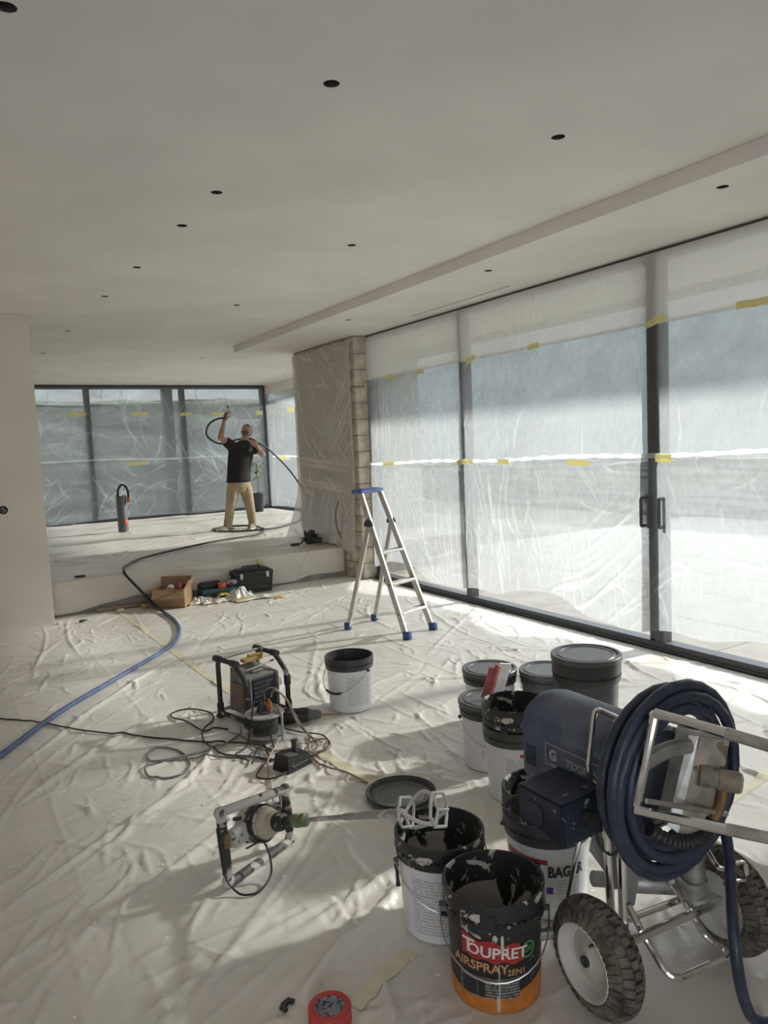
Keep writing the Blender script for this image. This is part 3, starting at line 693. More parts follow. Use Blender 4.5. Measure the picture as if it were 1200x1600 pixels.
floor_tape('faint yellow tape strip on the floor beside the red tape roll', [(0.93, 1.84), (1.20, 1.95)], 0.05)
floor_tape('pale yellow tape strip on the floor behind the coiled hose', [(3.3, 2.02), (2.75, 1.95)], 0.05)

# ------------------------------------------------------------------ materials of the things
BK = (0.028, 0.028, 0.030)
PLAST = (0.62, 0.60, 0.55)
M_blackp = pm('black_plastic', BK, 0.42)
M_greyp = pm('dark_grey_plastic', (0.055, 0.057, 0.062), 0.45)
M_rim = pm('bucket_collar', (0.060, 0.062, 0.066), 0.42, var=0.1, vscale=30)
M_rim_sp = pm('bucket_collar_splashed', (0.027, 0.027, 0.029), 0.45, splat=[(PLAST, 13, 0.585), ((.40, .39, .36), 48, .63)])
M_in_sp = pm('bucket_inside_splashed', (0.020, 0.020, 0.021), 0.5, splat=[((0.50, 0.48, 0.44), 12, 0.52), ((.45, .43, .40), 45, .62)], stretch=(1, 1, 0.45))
M_in_light = pm('bucket_inside_plastered', (0.025, 0.025, 0.025), 0.6, splat=[((0.46, 0.44, 0.40), 11, 0.49), ((.40, .38, .35), 40, .60)], stretch=(1, 1, 0.35))
M_bwhite = pm('bucket_white', (0.80, 0.82, 0.86), 0.35, var=0.03, vscale=4)
M_bwhite_sp = pm('bucket_white_splashed', (0.70, 0.71, 0.72), 0.45, splat=[((0.05, 0.05, 0.05), 16, 0.64)])
M_bgrey = pm('bucket_grey', (0.10, 0.102, 0.106), 0.42)
M_bgrey_sp = pm('bucket_black_splashed', (0.026, 0.027, 0.028), 0.42, splat=[(PLAST, 11, 0.68), (PLAST, 60, .72)])
M_lid = pm('bucket_lid', (0.115, 0.12, 0.125), 0.38, var=0.08, vscale=20)
M_wire = pm('steel_wire', (0.55, 0.55, 0.54), 0.3, metal=1.0)
M_print = print_mat('bucket_print', (0.72, 0.74, 0.78), (0.46, 0.47, 0.50))
M_print_dark = print_mat('bucket_print_dark', (0.085, 0.087, 0.085), (0.32, 0.31, 0.29), pitch=0.009)
M_orange = pm('label_orange', (0.58, 0.20, 0.035), 0.45, var=0.15, vscale=30)
M_red = pm('label_red', (0.42, 0.035, 0.04), 0.45)
M_purple = pm('label_purple', (0.13, 0.055, 0.33), 0.45)
M_green = pm('label_green', (0.08, 0.33, 0.11), 0.45)
M_inkw = pm('ink_white', (0.75, 0.73, 0.70), 0.5)
M_inkk = pm('ink_black', (0.03, 0.03, 0.035), 0.5)
M_filler = pm('wet_filler', PLAST, 0.45, var=0.06, vscale=25, bump=0.4, bscale=30)
M_chrome = pm('chrome_tube', (0.82, 0.82, 0.82), 0.14, metal=1.0, var=0.06, vscale=18)
M_alu = pm('aluminium', (0.60, 0.585, 0.55), 0.42, metal=0.75, var=0.08, vscale=14)
M_galv = pm('cast_metal', (0.50, 0.50, 0.49), 0.45, metal=0.8, var=0.2, vscale=25)
M_navy = pm('navy_paint', (0.022, 0.034, 0.085), 0.4, var_col=(0.045, 0.058, 0.11), vscale=9, splat=[((0.42, 0.42, 0.41), 42, 0.70)])
M_navy_dusty = pm('navy_paint_dusty', (0.040, 0.058, 0.130), 0.45, var_col=(0.15, 0.175, 0.235), vscale=5, splat=[((0.45, 0.45, 0.44), 36, 0.70)])
M_navydark = pm('navy_box', (0.014, 0.020, 0.042), 0.42, var_col=(0.03, 0.04, 0.065), vscale=10, splat=[((0.38, 0.39, 0.40), 40, 0.67)])
M_hose_blue = pm('hose_navy', (0.036, 0.047, 0.085), 0.38, var=0.25, vscale=30)
M_hose_left = pm('hose_blue', (0.10, 0.145, 0.28), 0.45, var=0.2, vscale=9)
M_hose_blk = pm('hose_black', (0.02, 0.022, 0.026), 0.45)
M_rubber = pm('tyre_rubber', (0.065, 0.058, 0.050), 0.85, var_col=(0.21, 0.185, 0.155), vscale=22, bump=0.3, bscale=70)
M_rimw = pm('rim_white', (0.62, 0.61, 0.58), 0.45, var=0.08, vscale=10)
M_blue = pm('ladder_blue', (0.05, 0.11, 0.28), 0.5, var=0.2, vscale=30)

# ------------------------------------------------------------------ buckets
BH, RT, RB = 0.335, 0.1525, 0.132
def br(z): return RB + (RT - 0.007 - RB) * z / BH
def ring_patch(mb, a0, a1, z0, z1, off=0.0012, n=24, mi=0, top=None):
    V = []; F_ = []
    for i in range(n + 1):
        a = a0 + (a1 - a0) * i / n
        zt = z1 if top is None else top(i / n)
        zb = z0 if not callable(z0) else z0(i / n)
        for z in (zb, (zb + zt) / 2, zt):
            r = br(z) + off; V.append((r * math.cos(a), r * math.sin(a), z))
    for i in range(n):
        for k_ in range(2): a = i * 3 + k_; F_.append((a, a + 3, a + 4, a + 1))
    mb.add(V, F_, mi)
def ring_text(mb, body, size, ang, z, off=0.0022, tilt=0.0, mi=0, bold=0.0, sx_=1.0):
    V, F_ = text_mesh(body, size, bold)
    bm = bmesh.new(); vv = [bm.verts.new(p) for p in V]
    for q in F_:
        try: bm.faces.new([vv[i] for i in q])
        except ValueError: pass
    x0 = min(p.x for p in V); x1 = max(p.x for p in V); n_ = int((x1 - x0) / .007) + 1
    for i in range(1, n_): bmesh.ops.bisect_plane(bm, geom=bm.verts[:] + bm.edges[:] + bm.faces[:], plane_co=(x0 + (x1 - x0) * i / n_, 0, 0), plane_no=(1, 0, 0))
    bm.verts.index_update(); V = [v.co.copy() for v in bm.verts]; F_ = [tuple(v.index for v in q.verts) for q in bm.faces]; bm.free()
    out = []
    for p in V:
        x = p.x * sx_ * math.cos(tilt) - p.y * math.sin(tilt); y = p.x * sx_ * math.sin(tilt) + p.y * math.cos(tilt)
        zz_ = z + y; r = br(zz_) + off; a = ang + x / r
        out.append((r * math.cos(a), r * math.sin(a), zz_))
    mb.add(out, F_, mi)
def bucket(name, label, loc, mats, grip=True, bail='down', bail_ang=0.0, collar=0.07, group=None, fill=None, lid=False, latch=None, z_in=0.03):
    """mats: body, collar, inside"""
    t = thing(name, label, 'bucket', loc, 0, group)
    mb = MB()
    mb.lathe([(0, 0.004), (RB - 0.01, 0.004), (RB - 0.006, 0.0), (RB, 0.004), (br(0.02), 0.02), (br(BH - collar), BH - collar)], 40); mb.build('body', mats[0], t)
    mb = MB(); zc = BH - collar; r0 = br(zc)
    mb.lathe([(r0, zc - 0.001), (r0 + 0.008, zc), (RT - 0.001, zc + 0.004), (RT - 0.001, zc + 0.026), (RT - 0.006, zc + 0.028), (RT - 0.006, zc + 0.034), (RT + 0.001, zc + 0.036), (RT + 0.002, BH - 0.010), (RT + 0.001, BH), (RT - 0.004, BH + 0.002), (RT - 0.008, BH), (br(zc) - 0.004, zc - 0.02)], 48)
    for k_ in range(44):
        a = 2 * math.pi * k_ / 44; mb.box((math.cos(a) * (RT - 0.001), math.sin(a) * (RT - 0.001), zc + 0.031), (0.006, 0.010, 0.006), a)
    col_ = mb.build('collar', mats[1], t)
    if latch is not None:
        m2 = MB(); m2.box(((RT + 0.002) * math.cos(latch), (RT + 0.002) * math.sin(latch), zc + 0.036), (0.008, 0.045, 0.05), latch, bev=0.002); m2.build('latch', M_blackp, col_)
    mb = MB(); mb.lathe([(br(zc) - 0.004, zc - 0.01), (RB - 0.004, z_in), (0, z_in)][::-1], 40); mb.build('inside', mats[2], t)
    if fill:
        mb = MB(); rf = br(fill) - 0.006; rg = random.Random(int(loc[0] * 100)); V = [(0, 0, fill)]; F_ = []
        for q in range(1, 7):
            for k_ in range(30):
                a = 2 * math.pi * k_ / 30; V.append((rf * q / 6 * math.cos(a), rf * q / 6 * math.sin(a), fill + rg.uniform(-.006, .008)))
        for k_ in range(30): F_.append((0, 1 + k_, 1 + (k_ + 1) % 30))
        for q in range(5):
            for k_ in range(30): l_ = (k_ + 1) % 30; F_.append((1 + q * 30 + k_, 1 + (q + 1) * 30 + k_, 1 + (q + 1) * 30 + l_, 1 + q * 30 + l_))
        mb.add(V, F_); mb.build('filler', M_filler, t, smooth=70)
    if lid:
        mb = MB(); z = BH - 0.018
        mb.lathe([(RT + 0.001, z), (RT + 0.006, z + 0.002), (RT + 0.006, z + 0.020), (RT + 0.003, z + 0.024), (RT - 0.010, z + 0.024), (RT - 0.013, z + 0.017), (RT - 0.022, z + 0.017), (RT - 0.026, z + 0.022), (RT - 0.034, z + 0.022), (RT - 0.036, z + 0.019), (0.0, z + 0.0185)], 48)
        mb.build('lid', M_lid, t)
    if bail:
        mb = MB(); ca, sa = math.cos(bail_ang), math.sin(bail_ang); zc_ = BH - collar - 0.006
        pts = []
        for k_ in range(17):
            ph = math.pi * k_ / 16; u = math.cos(ph) * (RT + 0.010); h = math.sin(ph)
            if bail == 'down':
                w = -(RT + 0.008) * h ** .75; zq = zc_ - 0.13 * h
                rr_ = math.hypot(u, w); lim = br(zq) + 0.006
                if rr_ < lim: u *= lim / rr_; w *= lim / rr_
            else: w = bail[0] * h; zq = zc_ + bail[1] * h
            pts.append((u * ca - w * sa, u * sa + w * ca, zq))
        mb.tube(pts, 0.0024, 6); h_ = mb.build('bail_handle', M_wire, t)
        for s_ in (0, -1): mb = MB(); p = Vector(pts[s_]); mb.cyl(p * 0.93 + Vector((0, 0, p.z * .07)), p * 1.02 - Vector((0, 0, p.z * .02)), 0.010, 0.008, 10); mb.build('bail_ear', M_rim, t)
        if grip and (bail == 'down' or bail[2]):
            m2 = MB(); m2.tube(pts[6:11] if bail == 'down' else pts[5:14], 0.0075, 8); m2.build('grip', M_blackp, h_)
    return t
def cam_ang(x, y): return math.atan2(-y, -x)
GB = 'plaster filler buckets'
def dz(x, y): return 0.0045

# open white bucket in the middle of the floor
t = bucket('bucket', 'clean white open bucket with grey collar standing alone beside the caged radio', (2.15, 4.09, .0045), (M_bwhite, M_rim, M_greyp), bail_ang=cam_ang(2.15, 4.09) - .75 + math.pi / 2, group=GB, latch=cam_ang(2.15, 4.09) - 0.25)
mb = MB(); ca = cam_ang(2.15, 4.09); ring_patch(mb, ca - 0.15, ca + 1.0, 0.045, 0.225); mb.build('label', M_print, t)
# bucket under the mixing paddle
A_ = (1.376, 2.02); ca = cam_ang(*A_)
t = bucket('bucket', 'white bucket with splashed black collar under the mixer paddle', (*A_, .0045), (M_bwhite, M_rim_sp, M_in_sp), bail_ang=ca + math.pi / 2 + 0.35, group=GB, fill=0.10, collar=0.075)
mb = MB(); ring_patch(mb, ca - 0.75, ca + 0.55, 0.03, 0.225); mb.build('label', M_print, t)
mb = MB(); ring_patch(mb, ca + 0.60, ca + 0.612, 0.01, 0.255); mb.build('label_seam', M_inkk, t)
mb = MB(); a = ca - 1.35; mb.tube([(math.cos(a) * (br(z) + .012), math.sin(a) * (br(z) + .012), z) for z in (0.15, 0.17, 0.20, 0.225)], [0.009, 0.006, 0.006, 0.009], 8); mb.build('bail_grip', M_blackp, t)
# black and orange bucket at the front
B_ = (1.34, 1.69); ca = cam_ang(*B_)
t = bucket('bucket', 'black and orange airspray filler bucket with plaster-crusted rim, nearest to the camera', (*B_, .0045), (M_bgrey_sp, M_rim_sp, M_in_light), bail_ang=ca + math.pi / 2, group=GB, collar=0.085, latch=ca - .12, grip=False)
mb = MB(); ring_patch(mb, ca - 2.2, ca + 2.2, 0.0, 0.05, n=60, top=lambda u: 0.052 + 0.055 * max(0, (abs(u - .42) - .12)) / .4); mb.build('orange_base', M_orange, t)
mb = MB(); ring_patch(mb, ca - 0.85, ca + 0.50, 0.045, 0.11, off=.0016); mb.build('printed_panel', M_print_dark, t)
for q_ in ((-.78, -.42), (-.40, -.24)): mb = MB(); ring_patch(mb, ca + q_[0], ca + q_[1], .048, .098, off=.002); mb.build('pictogram', M_inkk, t)
mb = MB(); ring_patch(mb, ca - .74, ca + .62, lambda u: .168 - .014 * u + .004 * math.sin(u * 21), .22, off=.0018, n=40, top=lambda u: .232 - .022 * u + .005 * math.sin(u * 17) - (.02 if u > .93 else 0)); mb.build('red_banner', M_red, t)
mb = MB(); ring_text(mb, 'OUPRET', .046, ca + .04, .188, off=.003, tilt=-.06, bold=.0012, sx_=1.06); mb.build('brand_lettering', M_inkw, t); mb = MB(); ring_text(mb, 'T', .060, ca - .575, .199, off=.0028, tilt=-.06, bold=.0014, sx_=1.1); mb.build('brand_initial', M_inkw, t)
mb = MB(); ring_text(mb, 'AIRSPRAY', .039, ca - .36, .142, off=.003, tilt=-.03, bold=.0008, sx_=1.02); mb.build('product_lettering', pm('ink_orange', (0.66, 0.36, 0.16), .5), t); mb = MB(); ring_text(mb, '2EN1', .026, ca + .44, .127, off=.003, tilt=-.02, bold=.0006); mb.build('variant_lettering', pm('ink_orange', (0.62, 0.30, 0.10), .5), t)
mb = MB()
for k_ in range(24):
    a0, a1 = 2 * math.pi * k_ / 24, 2 * math.pi * (k_ + 1) / 24
    V = []
    for (rr_, a) in ((.020, a0), (.026, a0), (.026, a1), (.020, a1)):
        z = .185 + rr_ * math.sin(a); th = ca + .72 + rr_ * math.cos(a) / br(.185); q = br(z) + .0025; V.append((q * math.cos(th), q * math.sin(th), z))
    mb.add(V, [(0, 1, 2, 3)])
ring_text(mb, 'OV', .024, ca + .72, .185, off=.003, bold=.001); mb.build('green_mark', M_green, t)
for (a_, z0, z1, w) in ((.02, .0, .06, .02), (.06, .0, .16, .012), (.14, .19, .25, .03), (-.55, .235, .25, .10), (.0, .22, .25, .05), (.25, .17, .215, .014)):
    mb = MB(); ring_patch(mb, ca + a_ - w, ca + a_ + w, lambda u, z0=z0, a_=a_: z0 + .012 * abs(math.sin(u * 5 + a_ * 9)), z1, off=.0036, n=8, top=lambda u, z1=z1: z1 - .02 * abs(u - .5)); mb.build('plaster_drip', M_filler, t)
# group of buckets behind the sprayer
C_ = (2.325, 2.915); ca = cam_ang(*C_)
t = bucket('bucket', 'closed white bucket with purple label and grey lid, left of the bucket group', (*C_, .0045), (M_bwhite, M_rim, M_greyp), bail_ang=ca + 1.9, lid=True, group=GB)
mb = MB(); ring_patch(mb, ca - .02, ca + .36, .075, .175); mb.build('purple_label', M_purple, t)
mb = MB(); ring_patch(mb, ca - .12, ca + .15, .228, .243); mb.build('red_label', M_red, t)
mb = MB(); ring_patch(mb, ca - .34, ca - .22, .07, .12); mb.build('barcode', M_print, t)
E1 = (2.65, 3.31)
bucket('bucket', 'closed bucket with grey lid at the back left of the group, behind the pink spatula', (*E1, .0045), (M_bwhite, M_rim, M_greyp), bail=None, lid=True, group=GB)
G_ = (2.885, 3.085)
bucket('bucket', 'closed dark grey bucket with grey lid between the pink spatula and the tall stack', (*G_, .0045), (M_bgrey, M_rim, M_greyp), bail=None, lid=True, group=GB)
D_ = (2.215, 2.585); ca = cam_ang(*D_)
t = bucket('bucket', 'white bucket holding a splashed open bucket nested in it, right of the purple label', (*D_, .0045), (M_bwhite, M_rim, M_greyp), bail=None, group=GB)
mb = MB(); ring_patch(mb, ca - .35, ca + .5, .04, .22); mb.build('label', M_print, t)
mb = MB(); ring_patch(mb, ca + .10, ca + .30, .225, .24); mb.build('red_label', M_red, t)
bucket('bucket', 'plaster-splashed open black bucket nested in a white one behind the blue motor', (*D_, .105), (M_bgrey_sp, M_rim_sp, M_in_light), bail=None, group=GB, collar=0.09)
H_ = (2.475, 2.39)
bucket('bucket', 'lower dark grey bucket of the two-bucket stack beside the doors', (*H_, .0045), (M_bgrey, M_rim_sp, M_greyp), bail=None, lid=True, group=GB)
t = bucket('bucket', 'upper dark grey lidded bucket on top of the two-bucket stack', (*H_, .0045 + .320), (M_bgrey, M_rim, M_greyp), bail=None, lid=True, group=GB, collar=0.11)
J_ = (1.76, 1.905); ca = cam_ang(*J_)
t = bucket('bucket', 'white BAGAR filler bucket with red stripe below the blue control box', (*J_, .0045), (M_bwhite, M_rim, M_greyp), bail=(-0.155, 0.20, True), bail_ang=ca + math.pi / 2 - 0.15, group=GB)
mb = MB(); ring_patch(mb, ca - 1.2, ca + .0, .205, .228, top=lambda u: .228 - .006 * u); mb.build('red_stripe', M_red, t)
for a_, z in ((.47, .178), (-.62, .192)): mb = MB(); ring_text(mb, 'BAGAR', .052, ca + a_, z, bold=.0022, sx_=.8); mb.build('brand_lettering', M_inkk, t)
mb = MB(); ring_patch(mb, ca + .22, ca + .85, .075, .150); mb.build('label', M_print, t)
for q_ in ((.24, .62, .020, .060), (-.05, .12, .10, .125)): mb = MB(); ring_patch(mb, ca + q_[0], ca + q_[1], q_[2], q_[3]); mb.build('purple_label', M_purple, t)
t = bucket('bucket', 'plaster-caked open bucket nested in the BAGAR bucket behind the control box', (*J_, .090), (M_bwhite_sp, M_rim_sp, M_in_light), bail=None, group=GB, collar=.08)
# loose lid on the floor
t = thing('bucket_cover', 'dark grey bucket lid lying upside down on the floor behind the mixer bucket', 'lid', (1.745, 2.865, .005))
mb = MB(); mb.lathe([(0, .004), (.118, .004), (.122, .008), (.132, .008), (.136, .002), (.150, .002), (.160, .006), (.162, .028), (.158, .031), (.153, .028), (.151, .010), (.140, .008), (.134, .014), (.120, .014), (.114, .009), (0, .009)], 48); mb.build('disc', M_lid, t)
mb = MB(); mb.lathe([(.1625, .020), (.1655, .021), (.1655, .031), (.160, .034), (.1545, .031)], 48); mb.build('rim', M_blackp, t)

# ------------------------------------------------------------------ step ladder
def ladder():
    fl, frr = Vector((3.30, 5.22, 0)), Vector((3.675, 5.35, 0)); d = Vector((-0.342, 0.940, 0)); lat = (frr - fl).normalized()
    d = (d - lat * d.dot(lat)).normalized(); mid = (fl + frr) / 2; z0 = 0.012
    t = thing('step_ladder', 'aluminium step ladder with blue feet and top tray, by the sliding doors', 'ladder', (mid.x, mid.y, 0))
    O = (mid.x, mid.y, 0)
    def at(u, s_, z): return mid + lat * u + d * s_ + Vector((0, 0, z))
    S_TOP, Z_TOP = 0.50, 1.245
    def bar(mb, a, b, w, dp, mi=0):
        """rectangular section: w across (lat), dp along the other side"""
        ax = (b - a); L = ax.length; ax.normalize(); y_ = ax.cross(lat).normalized(); Mx = Matrix((lat, y_, ax)).transposed()
        # channel section: web and two flanges
        mb.box((a + b) / 2, (w, dp, L), Mx, bev=0.003, mi=mi)
    for u0, u1 in ((-.185, -.132), (.185, .132)):
        mb = MB(); a, b = at(u0, 0.012, 0.03), at(u1, S_TOP, Z_TOP); bar(mb, a, b, 0.024, 0.052); rail = mb.build('rail', M_alu, t, origin=O)
        mb = MB(); q = (b - a).normalized(); mb.box(at(u0, 0.0, 0.035), (0.046, 0.075, 0.07), Matrix((lat, d, Vector((0, 0, 1)))).transposed(), bev=0.012, seg=2); mb.build('foot', M_blue, rail, origin=O)
        mb = MB()
        for z in (.205, .45): f = z / Z_TOP; mb.box(at(u0 + (u1 - u0) * f + (0.013 if u0 > 0 else -0.013), S_TOP * f, z), (0.006, 0.014, 0.018), Matrix((lat, d, Vector((0, 0, 1)))).transposed(), bev=.002)
        mb.build('rivet', M_greyp, rail, origin=O)
        h = at(u0 * .84, 0.40, 0.955)
        mb = MB(); a = at(u0 * 1.0, 0.672, 0.03); bar(mb, a, h + Vector((0, 0, -.01)), 0.022, 0.042); leg = mb.build('rear_leg', M_alu, t, origin=O)
        mb = MB(); mb.box(at(u0 * 1.0, 0.68, 0.035), (0.044, 0.062, 0.066), Matrix((lat, d, Vector((0, 0, 1)))).transposed(), bev=0.012, seg=2); mb.build('foot', M_blue, leg, origin=O)
        mb = MB(); pts = [at(u0 * .84, 0.40 + .03 * math.cos(a_) * 1.1, .955 + .04 * math.sin(a_)) for a_ in np.linspace(-.25, math.pi + .25, 10)]; mb.tube(pts, .017, 8); mb.cyl(at(u0 * .84 - .018, .395, .965), at(u0 * .84 + .018, .395, .965), .022, n=14); mb.build('hinge', M_greyp, t, origin=O)
    for z in (.205, .45, .715):
        f = z / Z_TOP; hw = .185 + (.132 - .185) * f - 0.010
        mb = MB(); c = at(0, S_TOP * f + 0.012, z); Mx = Matrix((lat, d, Vector((0, 0, 1)))).transposed()
        mb.box(c, (hw * 2, 0.085, 0.022), Mx, bev=0.003)
        for k_ in range(7): mb.box(c + d * (-.034 + k_ * .0113) + Vector((0, 0, .012)), (hw * 2 - .01, .004, .004), Mx)
        mb.build('tread', M_alu, t, origin=O)
    mb = MB(); Mx = Matrix((lat, d, Vector((0, 0, 1)))).transposed(); c = at(0, S_TOP + .03, Z_TOP + .012)
    mb.box(c, (.305, .12, .016), Mx, bev=.006)
    for s_ in (-1, 1): mb.box(c + lat * s_ * .145 + Vector((0, 0, -.012)), (.018, .12, .036), Mx, bev=.006); mb.box(c + d * s_ * .055 + Vector((0, 0, -.010)), (.29, .014, .034), Mx, bev=.005)
    mb.box(c + Vector((0, 0, .011)), (.24, .08, .004), Mx, bev=.0015); mb.build('top_tray', pm('tray_blue', (0.13, 0.17, 0.40), .5, var=.3, vscale=30), t, origin=O)
    for u in (-.168, .168):
        mb = MB(); mb.tube([at(u, .66 + .006, .25), at(u * .98, .665, .246)], .004, 6)
    mb = MB(); mb.tube(smooth_path([at(-.178, .60, .24), at(0, .62, .175), at(.178, .60, .24)], 6), .004, 6); mb.build('safety_strap', M_alu, t, origin=O)
ladder()

# ------------------------------------------------------------------ paddle mixer
def mixer():
    BL, BR = Vector((0.825, 2.635, .024)), Vector((1.150, 2.790, .024)); O = ((BL + BR) / 2).to_tuple(); O = (O[0], O[1], 0)
    t = thing('paddle_mixer', 'plaster-caked electric paddle mixer leaning its shaft on the white bucket', 'mixer', O)
    M_mix = pm('mixer_grey_caked', (0.10, 0.10, 0.095), .6, splat=[((0.50, 0.49, 0.46), 11, .45), ((.04, .04, .04), 30, .63)], bump=.4, bscale=60, bdist=.006)
    M_mixd = pm('mixer_dark', (0.025, 0.026, 0.026), .55, splat=[((0.30, .29, .27), 22, .6)])
    M_mixg = pm('mixer_green', (0.13, 0.17, 0.08), .55, splat=[((0.36, .36, .32), 18, .58)])
    M_cream = pm('gearbox_cream', (0.42, 0.38, 0.30), .6, splat=[((0.06, .055, .05), 10, .62)], bump=.3, bscale=50)
    M_shaft = pm('shaft_caked', (0.30, 0.29, 0.28), .5, splat=[((0.52, .50, .47), 15, .55)], bump=.5, bscale=60, bdist=.006)
    ex = (BR - BL).normalized(); ez = Vector((0, 0, 1)); n = Vector((ex.y, -ex.x, 0))   # n: towards the bucket
    TL, TR = BL + ez * .275 - ex * .0 - n * .02, BR + ez * .235 - ex * .03 + n * .01
    mid = (BL + BR + TL + TR) / 4
    G = Vector((1.005, 2.735, .165))
    tip = Vector((1.325, 2.115, .372)); sd = (tip - G).normalized()
    sx_, sy_ = ex, sd.cross(ex).normalized()
    def P_(u, v, w=0): return G + ex * u + sy_ * v + sd * w
    # handle frame, four sides bent as one tube with thick grips
    mb = MB(); mb.tube(round_path([BL + ex * .02, BR - ex * .01, BR + ez * .03, TR, TL + ex * .015, TL - ez * .01, BL + ez * .02], .03, 4, closed=True), .0185, 12, closed=True); fr_ = mb.build('handle_frame', M_mix, t, origin=O)
    mb = MB(); mb.tube([BL.lerp(TL, .15), BL.lerp(TL, .5), BL.lerp(TL, .88)], [.019, .021, .019], 12); mb.build('left_grip', M_mixd, fr_, origin=O)
    mb = MB(); mb.tube([BR.lerp(TR, .2), BR.lerp(TR, .5), BR.lerp(TR, .82)], [.018, .020, .018], 12); mb.build('right_grip', M_mixd, fr_, origin=O)
    mb = MB(); mb.box(BL.lerp(TL, .62) + n * .02, (.016, .028, .055), Matrix((n, ex, ez)).transposed(), bev=.005); mb.build('trigger', pm('trigger_brown', (.16, .11, .06), .6), fr_, origin=O)
    for c_, q in ((TL, .0245), (BL, .0245), (BR, .024), (TR, .023)):
        mb = MB(); mb.lathe([(0, -q * .8), (q * .7, -q * .75), (q, -q * .3), (q, q * .3), (q * .7, q * .75), (0, q * .8)], 14, Matrix.Translation(c_ + (ez * .01 if c_.z < .1 else ez * 0)) @ n.to_track_quat('Z', 'Y').to_matrix().to_4x4()); mb.build('frame_joint', M_mix, fr_, origin=O)
    Rm = Matrix((ex, sy_, sd)).transposed().to_4x4()
    mb = MB(); mb.lathe([(0, -.10), (.045, -.10), (.062, -.085), (.068, -.03), (.070, .0), (.066, .02), (.050, .03), (0, .03)], 24, Matrix.Translation(G) @ Rm)
    mb.box(P_(.0, 0, -.03), (.30, .075, .05), Rm.to_3x3(), bev=.02, seg=2); mb.build('motor_body', M_mix, t, origin=O)
    mb = MB(); mb.lathe([(.071, -.02), (.074, -.018), (.074, .018), (.069, .022)], 24, Matrix.Translation(G) @ Rm)
    for k_ in range(6): a = k_ * math.pi / 3 + .3; mb.box(P_(.064 * math.cos(a), .064 * math.sin(a), -.07), (.014, .014, .05), Rm.to_3x3(), bev=.003)
    mb.build('vent_ring', M_mixd, t, origin=O)
    mb = MB(); mb.lathe([(.060, .02), (.062, .035), (.052, .055), (.045, .060), (.040, .085), (0, .085)], 20, Matrix.Translation(G) @ Rm); mb.build('gearbox', M_cream, t, origin=O)
    mb = MB(); mb.lathe([(.034, .08), (.036, .10), (.033, .115), (.030, .118), (.030, .125), (.020, .13), (.019, .18), (0, .18)], 18, Matrix.Translation(G) @ Rm); mb.build('spindle_collar', M_mixd, t, origin=O)
    mb = MB(); mb.lathe([(.018, .175), (.026, .18), (.027, .205), (.021, .208), (.021, .218), (.026, .220), (.026, .238), (.014, .243), (0, .243)], 16, Matrix.Translation(G) @ Rm); mb.build('coupling', M_mixg, t, origin=O)
    Lm = (tip - G).length
    mb = MB(); mb.tube([P_(0, 0, .24), P_(0, 0, .42), P_(0, 0, .43), P_(0, 0, Lm - .03)], [.0085, .0095, .013, .0155], 12); sh = mb.build('shaft', M_shaft, t, origin=O)
    # paddle head: rings joined by twisted blades, caked white
    M_pad = pm('paddle_caked', (0.60, 0.585, 0.55), .45, bump=.5, bscale=50, bdist=.006)
    r_ = .060
    for w_, rr_ in ((Lm - .02, .052), (Lm + .115, .058)):
        mb = MB(); ring = [P_(rr_ * math.cos(a), rr_ * math.sin(a), w_ + .008 * math.sin(3 * a)) for a in np.linspace(0, 2 * math.pi, 9)[:-1]]
        mb.tube(ring, .0062, 8, closed=True); mb.build('paddle_ring', M_pad, sh, origin=O)
    for k_ in range(3):
        a0 = k_ * 2 * math.pi / 3 + .4; mb = MB()
        mb.tube([P_(r_ * (.86 + .2 * math.sin(math.pi * f)) * math.cos(a0 + 1.3 * f), r_ * (.86 + .2 * math.sin(math.pi * f)) * math.sin(a0 + 1.3 * f), Lm - .02 + .135 * f) for f in np.linspace(0, 1, 8)], .0072, 8); mb.build('paddle_blade', M_pad, sh, origin=O)
        mb = MB(); mb.tube([P_(0, 0, Lm - .025), P_(.052 * math.cos(a0), .052 * math.sin(a0), Lm - .02)], .0065, 8); mb.build('paddle_spoke', M_pad, sh, origin=O)
        mb = MB(); mb.tube([P_(.058 * math.cos(a0 + 1.3), .058 * math.sin(a0 + 1.3), Lm + .115), P_(0, 0, Lm + .112)], .0058, 8); mb.build('paddle_spoke', M_pad, sh, origin=O)
    # trailing cord
    mb = MB(); mb.tube(smooth_path([BL + ex * .10 + ez * .09 - n * .0, BL + ex * .155 + n * .045 + ez * .10, BL + ex * .13 + n * .10 + ez * .015, BL + ex * .05 + n * .12 - ez * .012, BL + n * .10 - ez * .012, BL - ex * .012 + n * .05 - ez * .008, BL - ex * .018 + ez * .05, TL - ex * .022 - ez * .05], 6), .0042, 8); mb.build('power_cord', M_hose_blk, t, origin=O)
mixer()

